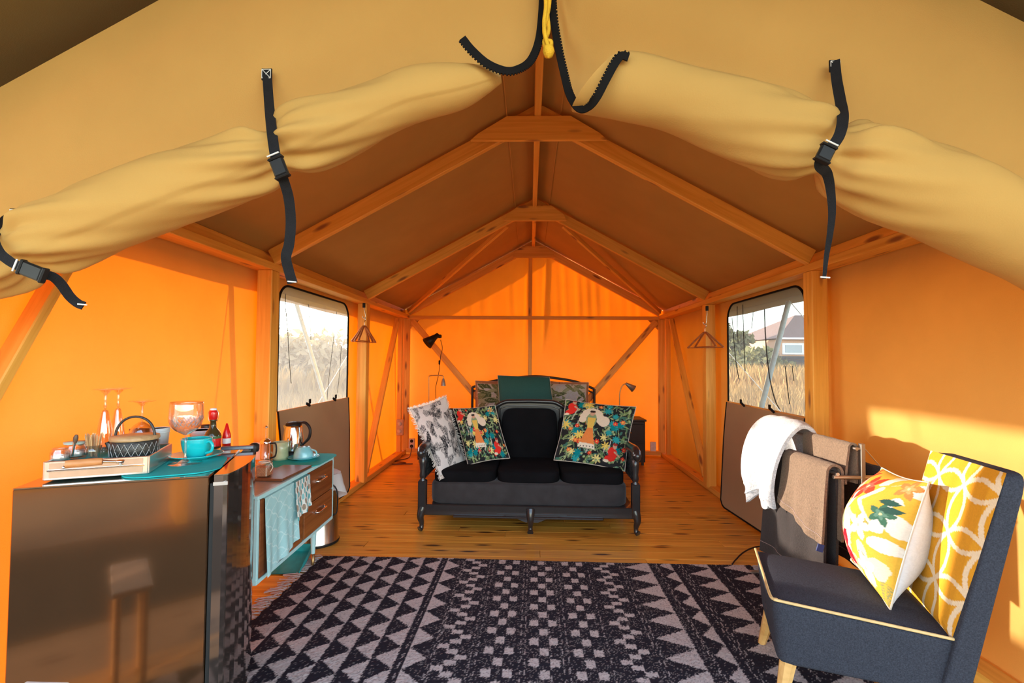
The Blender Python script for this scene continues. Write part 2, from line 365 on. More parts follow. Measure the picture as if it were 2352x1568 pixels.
# --- windows
def window(name,sx,win,flapdat,folds,M_flap):
    x=sx*WX; o=win_outline(*win); 
    fr=MB(); lip=[(x-sx*0.006,p[0],p[1]) for p in win_outline(win[0]-.006,win[1]+.006)]
    fr.tube(lip[2:]+[], 0.009,8); 
    fr.tube([lip[-1],lip[0]],0.009,8); fr.tube([lip[1],lip[2]],0.009,8)
    root=thing(name,None,None,(x,(win[0]+win[1])/2,WZ0),kind='structure')
    fr.build('window_binding',M_BLACK,root)
    g=MB(); n=len(o); ctr=((win[0]+win[1])/2,1.4)
    def gp(u,v):
        y=lerp(win[0],win[1],u); z=lerp(WZ0-0.01,WZ1,v)
        r=.15; 
        dy=max(0,(win[0]+r)-y,y-(win[1]-r)); 
        zt=WZ1-r+math.sqrt(max(0,r*r-dy*dy)) if dy>0 else WZ1
        z=lerp(WZ0-0.01,zt,v)
        return (x+sx*0.02*(vn(y*5+3,z*1.3)-0.5)*math.sin(math.pi*u)*math.sin(math.pi*v),y,z)
    g.grid(gp,40,30); g.build('net_pane',M_NET,root)
    for pts,wd in folds:
        q=[atx(px,py,x-sx*0.014) for px,py in pts]; mb=MB(); mb.ribbon(spline(q,5),wd,0.002,side=(0,1,0)); mb.build('net_fold',M_FOLD,root)
    # rolled-down cover panel hanging below the net
    T0,T1,B1,B0=flapdat; mb=MB()
    def fl(u,v):
        a=T0.lerp(T1,u); b=B0.lerp(B1,u); p=a.lerp(b,v); 
        # rounded lower corners
        e=min(u,1-u); 
        if e<0.07: p=a.lerp(b,v*(1-0.05*(1-e/0.07)**2))
        p.x+=-sx*0.012*vn(u*4+sx*3,v*3)*math.sin(math.pi*v)
        return p
    mb.grid(fl,28,24)
    mb.grid(lambda u,v:fl(u,v)+Vector((sx*0.006,0,0)),28,24)
    f_=mb.build('cover_flap',M_flap,root)
    ed=[fl(0,k/24) for k in range(25)]+[fl(k/28,1) for k in range(1,29)]+[fl(1,1-k/24) for k in range(1,25)]
    mb=MB(); mb.tube(ed,0.007,6); mb.build('flap_piping',M_BLACK,f_)
    for k in(0.33,0.72):
        p=fl(k,0); mb=MB(); mb.box(p+Vector((-sx*0.012,0,0.012)),(0.014,0.07,0.022),Matrix.Translation(p)@Matrix.Rotation(sx*0.35,4,'X')@Matrix.Translation(-p),0.004)
        mb.box(p+Vector((-sx*0.014,0.03,0.035)),(0.010,0.03,0.04),None,0.003); mb.build('toggle',M_BLACK,f_)
    return root
fl_l=(Vector((-WX+.02,WL[0]-.01,.945)),Vector((-WX+.02,WL[1]+.01,.945)),atz(803,1128,.045),Vector((-1.82,WL[0]+.0,.045)))
fl_r=(Vector((WX-.02,WR[0]-.01,.935)),Vector((WX-.02,WR[1]+.01,.935)),atz(1655,1160,.03),atz(1760,1226,.03)+Vector((0,-.25,0)))
zl=lambda L:[(580+a/4.61,620+b/4.61) for a,b in L]; zr=lambda L:[(1650+a/4.9,640+b/4.9) for a,b in L]
window('window_1',-1,WL,fl_l,[(zl([(348,250),(352,420),(372,640),(385,900),(410,1200)]),.007),(zl([(592,360),(612,560),(618,740)]),.006),(zl([(893,440),(870,640),(838,900),(805,1180),(790,1370)]),.006),(zl([(940,800),(925,1050),(900,1300)]),.006)],M_COVER)
window('window_2',1,WR,fl_r,[(zr([(155,440),(175,700),(200,950),(232,1130)]),.014),(zr([(212,310),(214,520),(222,730)]),.010),(zr([(275,290),(282,560),(292,800),(300,1040)]),.012),(zr([(392,370),(385,450),(375,560)]),.009),
  (zr([(518,340),(528,600),(545,850),(565,1020),(590,1180),(640,1370),(690,1470)]),.017),(zr([(752,980),(775,1200),(800,1410)]),.010),(zr([(830,980),(850,1150)]),.008)],M_COVER)
# --- timber frame
FR=thing('timber_frame','exposed pine frame of posts, rafters, plates and braces holding up the tent','tent frame',(0,YF,0))
def P(name,p0,p1,w,h,up=(0,0,1),bev=.004,label=None):
    mb=MB(); mb.beam(p0,p1,w,h,up,bev); return mb.build(name,M_PINE,FR,label=label)
for s in(-1,1):
    P('wall_plate',(s*1.885,YF,2.00),(s*1.885,YB+.03,2.00),.06,.13)
    P('plate_ledger',(s*1.822,YF,1.956),(s*1.822,YB+.0,1.956),.10,.05)
    for y in(YF,Y3,Y2):
        P('post',(s*1.825,y,.045),(s*1.825,y,1.93),.05 if y==YF else .10,.10,up=(1,0,0))
    P('post',(s*1.815,YB-.03,.045),(s*1.815,YB-.03,1.93),.05,.09,up=(1,0,0))
    P('post',(s*1.87,YB-.16,.045),(s*1.87,YB-.16,1.93),.07,.06,up=(1,0,0))
    # rafters
    for i,y in enumerate((YF+.04,Y3,Y2,YB-.02)):
        d=0.055/math.cos(math.atan(SL))
        P('rafter',(0,y,ZR-d-.012),(s*1.80,y,roofz(1.80)-d-.012),.045,.105)
    # wind brace in the side wall
    P('side_brace',(s*1.84,YB-.42,1.90),(s*1.84,Y2+.16,.10),.035,.07,up=(1,0,0))
    P('side_brace',(s*1.85,1.885,1.93),(s*1.85,1.45,1.04),.035,.07,up=(1,0,0))
    # wind brace under the roof
    P('roof_brace',(s*0.30,Y2+.03,roofz(.30)-.13),(s*1.78,YB-.1,roofz(1.78)-.08),.035,.055)
    # back wall brace
    P('back_brace',(s*1.74,YB-.04,1.90),(s*.20,YB-.04,.12),.085,.03,up=(0,1,0))
for y in(YF+.115,Y3-.04,Y2-.04,YB-.06):
    mb=MB(); hw,z1,z0=.27,roofz(.27)-.015,roofz(.27)-.145
    lx=.46 if y<Y2-.5 else .30
    if y<Y2-.5: ol=[(-.45,2.79),(.45,2.79),(.40,2.835),(.21,2.95),(-.21,2.95),(-.40,2.835)]
    elif y<YB-.5: ol=[(-.33,2.805),(.33,2.805),(.30,2.87),(.17,2.965),(-.17,2.965),(-.30,2.87)]
    else: ol=[(-.30,2.80),(.30,2.80),(.28,2.88),(.15,2.965),(-.15,2.965),(-.28,2.88)]
    M_=Matrix(((1,0,0,0),(0,0,1,y-.03),(0,1,0,0),(0,0,0,1)))
    mb.prism(ol,.025,M_); mb.build('gusset',M_PINE,FR)
P('ridge_beam',(-.005,YF+.02,ZR-.075),(-.005,YB,ZR-.075),.045,.10)
P('back_post',(-.045,YB-.0,.045),(-.045,YB-.0,2.93),.03,.055,up=(1,0,0))
P('back_rail',(-1.80,YB-.05,1.945),(1.80,YB-.05,1.945),.04,.05)
P('sill',(-1.80,YB-.02,.05),(1.80,YB-.02,.05),.08,.06)
for s in(-1,1):
    mb=MB(); mb.prism([(0,0),(s*.17,0),(0,-.17)],.02,Matrix(((1,0,0,s*-1.79),(0,0,1,YB-.035),(0,1,0,1.93),(0,0,0,1)))); mb.build('corner_plate',M_PINE,FR)
    mb=MB(); mb.beam((s*1.86,YF,.03),(s*1.86,YB,.03),.11,.055); mb.build('baseboard_'+('left' if s<0 else 'right'),M_PINE,kind='structure')
# --- floor of planks laid across
m=MB(); m.box((0,3.9,-.045),(3.94,6.1,.03)); fl=m.build('floor',plain('floor_joist',(.12,.06,.02),.8),kind='structure')
pw=.118; y=.90; row=0; meshes={}
while y<YB+.05:
    off=[-.55,.75,.1,-1.1,1.3,-.2][row%6]+random.uniform(-.15,.15)
    for a,b in((-1.94,off),(off,1.94)):
        mb=MB(); mb.box(((a+b)/2,y+pw/2,-.014),(b-a-.002,pw-.0025,.028),None,.0022); mb.build('floor_plank',M_FLOOR,fl)
    y+=pw; row+=1
# ================================================================== outer fly, porch and poles
M_PORCH=wood('porch_pine',(0.30,0.19,0.10),(0.45,0.30,0.16),perobj=.1)
m=MB()
def fly(u,v):
    x=lerp(-2.40,2.42,u); y=lerp(-.25,YB+.50,v); zr=3.24
    zz=lerp(1.95,zr,1-abs(x)/2.40)
    e=min(1,abs(abs(x)-2.4)/.3)
    return (x,y,zz+.012*(vn(x*2,y*2)-.5)-.02*math.sin(math.pi*((y-YF)%1.79)/1.79)*e*0.6)
m.grid(fly,60,80); m.grid(lambda u,v:Vector(fly(u,v))+Vector((0,0,.004)),60,80)
FLY=thing('fly_sheet','dark olive outer flysheet stretched over the tent and its porch','canopy',(0,0,3.2))
m.build('roof_sheet',M_FLY,FLY)
for s in(-1,1):
    mb=MB(); e=[Vector(fly(0 if s<0 else 1,k/60)) for k in range(61)]
    mb.grid(lambda u,v:(s*(2.40),lerp(-.25,YB+.5,u),1.957-.075*v+.004*math.sin(u*40)),60,2); mb.build('eave_band',M_FLY,FLY)
m=MB(); m.box((0,-1.2,-.05),(4.8,4.2,.08)); m.build('floor_porch',M_PORCH,kind='structure')
M_POLE=plain('galvanised_pole',(.33,.40,.42),.4,.3); M_ROPE=plain('white_rope',(.75,.72,.66),.8)
sides={-1:'sunny tree side',1:'house side'}
for s in(-1,1):
    for i,y in enumerate((YF,3.13,4.93,YB)):
        top=Vector((s*2.36,y,1.93)); bot=Vector((s*1.99,y,-.3))
        if s>0 and i==2: top=atx(1812,692,2.36); bot=Vector((2.0,top.y+.45,-.3))
        if s<0 and i==2: top=atx(677,684,-2.85); q_=atx(747,919,-2.72); bot=top+(q_-top)*((top.z+.36)/(top.z-q_.z))
        mb=MB(); mb.tube([bot,top],.024,12); wh=['by the doorway','at the first inner frame','outside the net window','at the back corner'][i]
        mb.build('support_pole',M_POLE,label=f'slanting metal eave pole on the {sides[s]} {wh}',cat='pole')
        mb=MB(); peg=Vector((s*3.9,y+(.45 if s<0 else -1.0),-.34)); mb.tube([top+Vector((0,0,.01)),peg],.005,6)
        mb.build('guy_rope',M_ROPE,label=f'white guy rope from the {sides[s]} pole {wh}',cat='rope')
# --- front gable canvas, open in the middle, and the rolled door flaps
def px(L,Y): return [at(a,b,Y) for a,b in L]
YG=1.40
def gable(name,sx,top,bot,label):
    n=120; T=top; B=spline(px(bot,YG),12); 
    nb=len(B)
    def bp(u): f=u*(nb-1); i=min(int(f),nb-2); return B[i].lerp(B[i+1],f-i)
    def tp(u):
        f=interp(u,top[0],top[1]); return Vector((sx*f,YG,roofz(f)+.02))
    mb=MB()
    def fn(u,v):
        p=tp(u).lerp(bp(u),v); d=.05*math.sin(math.pi*v)*min(1,u*3)*vn(u*2.2+sx,v*1.3)+.018*(vn(u*14+4*sx,v*3)-.5)*v
        if sx>0: d+=-.07*math.exp(-((v-(.70+.12*u))/.12)**2)*math.exp(-((u-.45)/.25)**2)
        else: d+=-.03*math.exp(-((v-.80)/.13)**2)*math.exp(-((u-.6)/.3)**2)
        p.y-=d; return p
    mb.grid(fn,n,44); return mb.build(name,M_CANVAS,kind='structure'),fn
botL=[(1247,-700),(1245,-30),(1240,60),(1228,112),(1200,148),(1150,168),(1060,190),(960,213),(740,308),(540,388),(250,492),(0,590),(-400,745)]
botR=[(1256,-700),(1258,-30),(1270,60),(1290,140),(1308,215),(1334,250),(1380,238),(1500,250),(1700,290),(1900,340),(2100,430),(2352,560),(2750,800)]
ts=([0,.08,.16,.24,.32,.40,.5,.6,.7,.8,.9,1.0],[0,.002,.01,.03,.07,.14,.30,.55,.85,1.2,1.6,2.0])
gl,gfl=gable('wall_front',-1,ts,botL,''); gr,gfr=gable('wall_front',1,ts,botR,'')
M_THICK=M_CANVAS
def roll(name,axis,label,pinch,seed,skew=0):
    Y0=YG-.10
    P=spline([at(a,b,Y0) for a,b,r in axis],10); R=[v.x for v in spline([(r*Y0/F,0,0) for a,b,r in axis],10)]; X=[v.x for v in spline([(a,0,0) for a,b,r in axis],10)]
    n=72; vs=[];fs=[];m_=len(P)
    for i,p in enumerate(P):
        t=(P[min(i+1,m_-1)]-P[max(i-1,0)]).normalized(); u=Vector((0,-1,0)); u=(u-t*u.dot(t)).normalized(); v=t.cross(u)
        pin=[(X[i]-q)/75.0 for q in pinch]
        for k in range(n):
            a=2*math.pi*k/n; r=R[i]
            for j,q in enumerate(pin):
                e=math.exp(-abs(q)*.85); sgn=1 if q>0 else -1
                r*=1-.30*math.exp(-(q*2.2)**2)+.19*e*min(1,abs(q)*2.5)*math.sin(5*a+j*2+sgn*1.3+2.0*q)+.13*e*min(1,abs(q)*2)*math.sin(11*a+3*q+seed)
            r*=1+.07*(vn(X[i]/120+seed,a*1.3 if a<math.pi else (2*math.pi-a)*1.3)-.5)+.012*math.sin(a*2+X[i]/90)
            # the overlapping edge of the cloth shows as a small step
            r*=1+.05*max(0,1-((a+math.pi*.2)%(2*math.pi))/1.2)
            q0=p+(u*math.cos(a)+v*math.sin(a))*r
            if i<14: q0=q0+t*((q0-p).z*skew*(1-i/14))
            vs.append(q0)
    for i in range(m_-1):
        for k in range(n): fs.append((i*n+k,i*n+(k+1)%n,(i+1)*n+(k+1)%n,(i+1)*n+k))
    mb=MB(); mb.add(vs,fs,None,True)
    # inner turns of the roll at its free end
    for q in(.72,.45):
        e=[P[0]+(x-P[0])*q for x in vs[:n]]; mb.add(e+[x+(P[1]-P[0]).normalized()*.05 for x in e],[(k,(k+1)%n,n+(k+1)%n,n+k) for k in range(n)],None,True)
    root=thing(name,label,'door flap',P[len(P)//2]); mb.build('canvas_roll',M_CANVAS,root); return root
RL=roll('rolled_door_flap',[(1150,176,14),(1110,184,32),(1050,199,50),(960,216,58),(880,246,60),(740,306,74),(640,350,70),(540,390,72),(400,434,80),(250,494,82),(100,550,80),(0,596,78),(-150,652,72),(-350,730,80)],
  'tan canvas door flap rolled up along the slope above the fridge',[642,62],1.0)
RRt=roll('rolled_door_flap',[(1372,190,66),(1440,200,70),(1560,228,72),(1700,276,84),(1800,314,84),(1885,342,74),(1960,370,84),(2060,418,92),(2180,462,98),(2300,525,92),(2400,575,88),(2600,690,84)],
  'tan canvas door flap rolled up along the slope above the armchair',[1900],4.0,.75)
# zips: black tape and teeth along the free edges
def zipper(parent,L,Y,wpx,flip=1):
    P_=spline([at(a,b,YY) for (a,b),YY in zip(L,Y)],10); mb=MB(); W_=wpx*1.3/F
    sd=lambda i:((P_[min(i+1,len(P_)-1)]-P_[max(i-1,0)]).cross(Vector((0,1,0))))
    mb.ribbon(P_,W_,.004,side=sd); z=mb.build('zip_tape',M_BLACK,parent)
    # teeth
    mb=MB(); acc=0; last=P_[0]
    Q=spline(P_,3)
    for i in range(1,len(Q)-1):
        acc+=(Q[i]-last).length; last=Q[i]
        if acc>.0075:
            acc=0; t=(Q[i+1]-Q[i-1]).normalized(); s_=t.cross(Vector((0,1,0))).normalized()*flip
            mb.beam(Q[i]+s_*(W_*.42),Q[i]+s_*(W_*.66),.004,.004,up=(0,1,0),bev=0)
    mb.build('zip_teeth',M_BLACK,z,kind='stuff')
zipper(RL,[(1248,-60),(1244,30),(1236,95),(1218,138),(1190,158),(1160,162),(1120,146),(1085,116),(1062,88)],[1.36,1.36,1.34,1.31,1.27,1.25,1.24,1.23,1.23],17,1)
zipper(RRt,[(1266,-60),(1270,30),(1280,100),(1294,165),(1308,218),(1330,250),(1352,246),(1372,222),(1395,178),(1415,142),(1428,128),(1444,132)],[1.36,1.36,1.35,1.34,1.32,1.28,1.25,1.22,1.20,1.20,1.20,1.20],17,1)
# straps
def strap(label,patch,run,ydep,buckle,wpx=22,tailw=None):
    r=thing('webbing_strap',label,'strap',at(*patch,YG-.02))
    c=at(patch[0],patch[1],YG-.045); mb=MB(); mb.box(c,(.030,.004,.034)); b=mb.build('sewn_patch',M_WEB,r)
    y=c.y-.004
    mb=MB(); h=.013
    for p,q in(((-h,-h),(h,-h)),((h,-h),(h,h)),((h,h),(-h,h)),((-h,h),(-h,-h)),((-h,-h),(h,h)),((-h,h),(h,-h))):
        mb.tube([(c.x+p[0],y,c.z+p[1]),(c.x+q[0],y,c.z+q[1])],.0012,4)
    mb.build('cross_stitching',M_THREAD,b)
    Pp=spline([at(a,b_,Y) for (a,b_),Y in zip(run,ydep)],8); mb=MB()
    wd=[wpx*1.25/F]*len(Pp) if tailw is None else [lerp(wpx,tailw,max(0,(i/len(Pp)-.55)/.45))*1.25/F for i in range(len(Pp))]
    mb.ribbon(Pp,wd,.0035); mb.build('webbing',M_WEB,r)
    (a0,b0),(a1,b1),Yb=buckle; p0=at(a0,b0,Yb);p1=at(a1,b1,Yb); mb=MB(); L=(p1-p0)
    mb.beam(p0,p1,.036,.014,up=(0,-1,0),bev=.004); mb.beam(p0-L*.12,p0+L*.02,.040,.018,up=(0,-1,0),bev=.003); mb.beam(p1-L*.02,p1+L*.12,.040,.018,up=(0,-1,0),bev=.003)
    bk=mb.build('buckle',M_BLKPL,r); mb=MB(); d=L.normalized(); s_=d.cross(Vector((0,1,0))).normalized()
    mb.tube([p0-L*.22-s_*.016+Vector((0,-.008,0)),p0-L*.22+s_*.016+Vector((0,-.008,0))],.0022,6); mb.build('white_bar_tack',M_THREAD,r)
    e=Pp[-1]; mb=MB(); mb.tube([e+Vector((-.012,-.004,.004)),e+Vector((.012,-.004,.002))],.0022,6); mb.build('tail_tack',M_THREAD,r)
    return r
strap('black webbing strap buckled round the rolled flap, long tail hanging above the net window',(613,171),
  [(613,160),(616,210),(621,270),(628,330),(636,372),(650,410),(663,455),(668,510),(664,560),(657,590),(663,620),(672,650)],[1.36,1.33,1.25,1.19,1.175,1.19,1.22,1.24,1.24,1.24,1.25,1.25],((634,366),(649,404),1.172))
strap('black webbing strap buckled round the rolled flap above the armchair, thin twisted tail',(1917,152),
  [(1917,140),(1922,185),(1930,230),(1936,270),(1928,310),(1908,340),(1890,362),(1884,380),(1900,400),(1908,440),(1911,490),(1906,540),(1898,590),(1893,640)],[1.35,1.33,1.28,1.20,1.165,1.155,1.155,1.17,1.21,1.24,1.25,1.25,1.25,1.25],((1903,338),(1888,368),1.150),22,7)
strap('black webbing strap pinching the flap end beside the diagonal brace, short curled tail',(35,492),
  [(35,492),(10,508),(-15,540),(-5,575),(20,598),(45,612),(80,628),(118,634),(140,652),(160,680),(178,696),(192,702)],[1.34,1.28,1.22,1.17,1.155,1.15,1.15,1.17,1.19,1.21,1.22,1.22],((52,614),(98,632),1.145),20)
# yellow rope knotted at the apex
r=thing('yellow_rope','knotted yellow rope hanging from the ridge between the two zips','rope',at(1257,0,1.33)); M_YR=plain('yellow_rope_yarn',(.85,.48,.02),.8,bump=.5,bscale=300)
for k,L in enumerate(([(1250,-60),(1254,10),(1250,50),(1252,80),(1258,105),(1260,122)],[(1258,-60),(1262,0),(1256,40),(1250,70),(1256,92),(1266,96),(1263,112),(1256,124)],[(1254,-60),(1257,30),(1260,70),(1250,96),(1256,116)])):
    mb=MB(); mb.tube(spline([at(a,b,1.325+.006*k) for a,b in L],6),.006,8); mb.build('strand',M_YR,r)
mb=MB(); c=at(1260,118,1.32); mb.lathe([(0,-.02),(.012,-.014),(.017,0),(.014,.012),(0,.018)],12,c); mb.build('knot',M_YR,r)
# ================================================================== outdoors
M_DRY=cloth('dry_grass',(.44,.27,.10),(.40,.22,.06),.25); M_GND=plain('dry_earth',(.42,.31,.16),.95,var=.3,scale=3)
m=MB(); m.grid(lambda u,v:(lerp(-220,220,u),lerp(-80,260,v),-.36),4,4); m.build('ground',M_GND,kind='structure')
def grass(regs,name,seed):
    rs=np.random.RandomState(seed); V=[];Fc=[]
    for (x0,x1,y0,y1,n,h) in regs:
        X=rs.uniform(x0,x1,n);Y=rs.uniform(y0,y1,n);H=h*rs.uniform(.5,1.15,n);W_=rs.uniform(.006,.016,n)*(1+abs(X)/8);A=rs.uniform(0,6.28,n);LX=rs.normal(0,.18,n)*H;LY=rs.normal(0,.18,n)*H
        b=len(V)//1
        a=np.stack([X-W_*np.cos(A),Y-W_*np.sin(A),np.full(n,-.36)],1);c=np.stack([X+W_*np.cos(A),Y+W_*np.sin(A),np.full(n,-.36)],1)
        mm=np.stack([X+LX*.4+W_*np.cos(A)*.7,Y+LY*.4+W_*np.sin(A)*.7,-.36+H*.6],1); t=np.stack([X+LX,Y+LY,-.36+H],1)
        V.append(np.stack([a,c,mm,t],1).reshape(-1,3))
    V=np.concatenate(V); n=len(V)//4; me=bpy.data.meshes.new(name); I=np.arange(n)[:,None]*4
    fcs=np.concatenate([I+np.array([[0,1,2]]),I+np.array([[0,2,3]])]); me.from_pydata(V.tolist(),[],fcs.tolist()); me.update(); me.materials.append(M_DRY)
    o=bpy.data.objects.new(name,me); C.objects.link(o); return tag(o,'tall dry straw-coloured grass growing all round the tent','grass',kind='stuff')
grass([(-9,-3.6,4,19,16000,.55),(-26,-9,10,42,36000,1.35),(3.2,9,4,17,26000,.95),(9,26,12,44,26000,1.5),(-60,-20,20,90,14000,2.0),(20,60,25,90,14000,1.9)],'dry_grass',5)
M_LEAF=cloth('hedge_leaf',(.20,.19,.09),(.3,.28,.06),.2); M_LEAF2=cloth('sunlit_leaf',(.46,.35,.22),(.5,.36,.15),.25); M_BARK=plain('bark',(.12,.09,.06),.9)  # M_LEAF2: paler copy of the leaf, sun haze mixed into its colour
def bush(label,c,rad,h,seed,leafmat=M_LEAF,cat='bush',n=2600,trunk=.3,ls=.22):
    rs=np.random.RandomState(seed); r=thing('bush' if cat=='bush' else 'tree',label,cat,c)
    mb=MB(); c=Vector(c)
    for k in range(5):
        a=k*1.3; mb.tube([c,c+Vector((math.cos(a)*rad*.2,math.sin(a)*rad*.2,h*trunk)),c+Vector((math.cos(a)*rad*.5,math.sin(a)*rad*.5,h*.7))],[.12,.09,.03],6)
    mb.build('trunk',M_BARK,r)
    lob=[(rs.uniform(-.55,.55)*rad,rs.uniform(-.55,.55)*rad,h*rs.uniform(.35,.78),rad*rs.uniform(.35,.6)) for _ in range(9)]
    V=[];Fc=[]
    for i in range(n):
        lx,ly,lz,lr=lob[rs.randint(9)]; d=rs.normal(size=3);d/=np.linalg.norm(d); p=np.array([lx,ly,lz])+d*lr*rs.uniform(.6,1.05)*np.array([1,1,.8])
        p[2]=max(.1,p[2]); a=rs.normal(size=3);a/=np.linalg.norm(a);b=np.cross(a,rs.normal(size=3));b/=np.linalg.norm(b); s=ls*rs.uniform(.6,1.3); p=p+np.array(c)
        V+=[tuple(p-a*s),tuple(p+b*s*.45),tuple(p+a*s),tuple(p-b*s*.45)]; Fc.append((4*i,4*i+1,4*i+2,4*i+3))
    mb=MB(); mb.add(V,Fc); mb.build('foliage',leafmat,r,kind='stuff')
    return r
def gp(px_,Y,z=-.36): p=at(px_,800,Y); return (p.x,Y,z)
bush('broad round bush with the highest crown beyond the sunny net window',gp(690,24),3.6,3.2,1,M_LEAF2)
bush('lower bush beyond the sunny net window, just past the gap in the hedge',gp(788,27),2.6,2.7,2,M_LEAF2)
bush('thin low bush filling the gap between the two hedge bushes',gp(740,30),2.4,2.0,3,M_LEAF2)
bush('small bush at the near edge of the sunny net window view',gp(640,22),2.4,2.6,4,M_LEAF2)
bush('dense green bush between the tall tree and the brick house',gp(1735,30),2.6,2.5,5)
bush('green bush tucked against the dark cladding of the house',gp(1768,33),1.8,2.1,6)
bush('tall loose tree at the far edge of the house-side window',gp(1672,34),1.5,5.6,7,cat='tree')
# house
M_BR=plain('pale_brick',(.62,.36,.22),.9,var=.15,scale=20); M_TL=plain('brown_roof_tile',(.20,.12,.09),.85,var=.2,scale=10); M_DK=plain('dark_cladding',(.05,.045,.045),.8); M_WH=plain('white_paint',(.8,.8,.78),.5); M_GL2=plain('dark_pane',(.25,.33,.38),.1)
hc=at(1792,800,32); hx=hc.x; hy=32.0
H=thing('house','single-storey brick house with a hipped brown roof and dark clad lower wall','house',(hx+4,hy+4,-.36))
m=MB(); m.box((hx+4.6,hy+4,1.2),(9.2,8,3.4)); m.build('brick_wall',M_BR,H)
m=MB()
b=[(hx-.3,hy-.3,2.95),(hx+9.5,hy-.3,2.95),(hx+9.5,hy+8.3,2.95),(hx-.3,hy+8.3,2.95),(hx+3.2,hy+4,4.9),(hx+6.2,hy+4,4.9)]
m.add(b,[(0,1,5,4),(1,2,5),(2,3,4,5),(3,0,4),(3,2,1,0)]); m.build('hipped_roof',M_TL,H)
m=MB(); m.box((hx+4.6,hy-.34,2.93),(9.9,.08,.12)); m.build('gutter',M_WH,H)
wp=at(1821,789,hy-.05); fr=MB(); fr.box((wp.x,hy-.06,2.25),(1.35,.12,.75)); fo=fr.build('window_frame',M_WH,H); g=MB(); g.box((wp.x,hy-.13,2.25),(1.1,.02,.5)); g.build('pane',M_GL2,fo)
for k in range(9):
    m=MB(); m.box((hx+4.6,hy-.10,-.1+k*.22),(9.4,.06,.20)); m.build('cladding_board',M_DK,H)
sp=at(1668,806,36); S=thing('shed','small pale shed with a dark pitched roof beside the tall tree','shed',(sp.x,36,-.36))
m=MB(); m.box((sp.x,37,.9),(2.6,2,2.4)); m.build('shed_wall',plain('pale_blue_board',(.45,.52,.55),.8),S); m=MB(); m.add([(sp.x-1.5,35.8,2.0),(sp.x+1.5,35.8,2.0),(sp.x+1.5,38.2,2.0),(sp.x-1.5,38.2,2.0),(sp.x-1.5,37,2.7),(sp.x+1.5,37,2.7)],[(0,1,5,4),(2,3,4,5),(0,4,3),(1,2,5),(3,2,1,0)]); m.build('shed_roof',M_DK,S)
# ================================================================== prints painted into vertex colours
class Paint:
    def __init__(s,n,base): s.n=n; s.a=np.ones((n,n,3))*np.array(base); y,x=np.mgrid[0:n,0:n]; s.x=(x+.5)/n; s.y=(y+.5)/n
    def mask(s,m,c): s.a[m]=c
    def ell(s,cx,cy,rx,ry,a,c):
        dx=s.x-cx;dy=s.y-cy;u=dx*math.cos(a)+dy*math.sin(a);v=-dx*math.sin(a)+dy*math.cos(a); s.mask((u/rx)**2+(v/ry)**2<1,c)
    def line(s,p,q,w0,w1,c):
        p=np.array(p);q=np.array(q);d=q-p;L=(d@d)+1e-9; t=np.clip(((s.x-p[0])*d[0]+(s.y-p[1])*d[1])/L,0,1); dist=np.hypot(s.x-p[0]-t*d[0],s.y-p[1]-t*d[1]); s.mask(dist<w0+(w1-w0)*t,c)
    def poly(s,P_,c):
        ins=np.zeros_like(s.x,bool); n=len(P_)
        for i in range(n):
            x1,y1=P_[i];x2,y2=P_[(i+1)%n]; cond=((y1>s.y)!=(y2>s.y)); xi=(x2-x1)*(s.y-y1)/(y2-y1+1e-12)+x1; ins^=cond&(s.x<xi)
        s.mask(ins,c)
    def leaf(s,x,y,L,w,a,c,vein=None):
        t=np.linspace(0,1,7); up=[(x+L*k*math.cos(a)-w*math.sin(math.pi*k)*math.sin(a),y+L*k*math.sin(a)+w*math.sin(math.pi*k)*math.cos(a)) for k in t]
        dn=[(x+L*k*math.cos(a)+w*math.sin(math.pi*k)*math.sin(a),y+L*k*math.sin(a)-w*math.sin(math.pi*k)*math.cos(a)) for k in t[::-1]]
        s.poly(up+dn[1:-1],c)
        if vein is not None: s.line((x,y),(x+L*math.cos(a),y+L*math.sin(a)),.003,.002,vein)
    def flower(s,x,y,r,n,c,cc,a0=0):
        for k in range(n): a=a0+2*math.pi*k/n; s.leaf(x,y,r,r*.28,a,c)
        s.ell(x,y,r*.22,r*.22,0,cc)
    def star(s,x,y,r,n,c,a0=0):
        for k in range(n): a=a0+2*math.pi*k/n; s.leaf(x,y,r,r*.16,a,c)
def palm_print(seed):
    rs=np.random.RandomState(seed); p=Paint(240,(.78,.73,.70)); k=(.035,.035,.04)
    for i in range(40):
        x,y=((i%6)+rs.uniform(.0,1))/6,((i//6)+rs.uniform(.0,1))/6.5; a=rs.uniform(0,6.28); L=rs.uniform(.20,.28)
        p.line((x,y),(x+L*1.1*math.cos(a),y+L*1.1*math.sin(a)),.005,.003,k)
        for j in range(13):
            t=j/13; bx=x+L*t*math.cos(a);by=y+L*t*math.sin(a)
            for s_ in(-1,1): p.leaf(bx,by,L*(.40-.24*t),.0046,a+s_*(.95-.35*t),k)
    return p.a
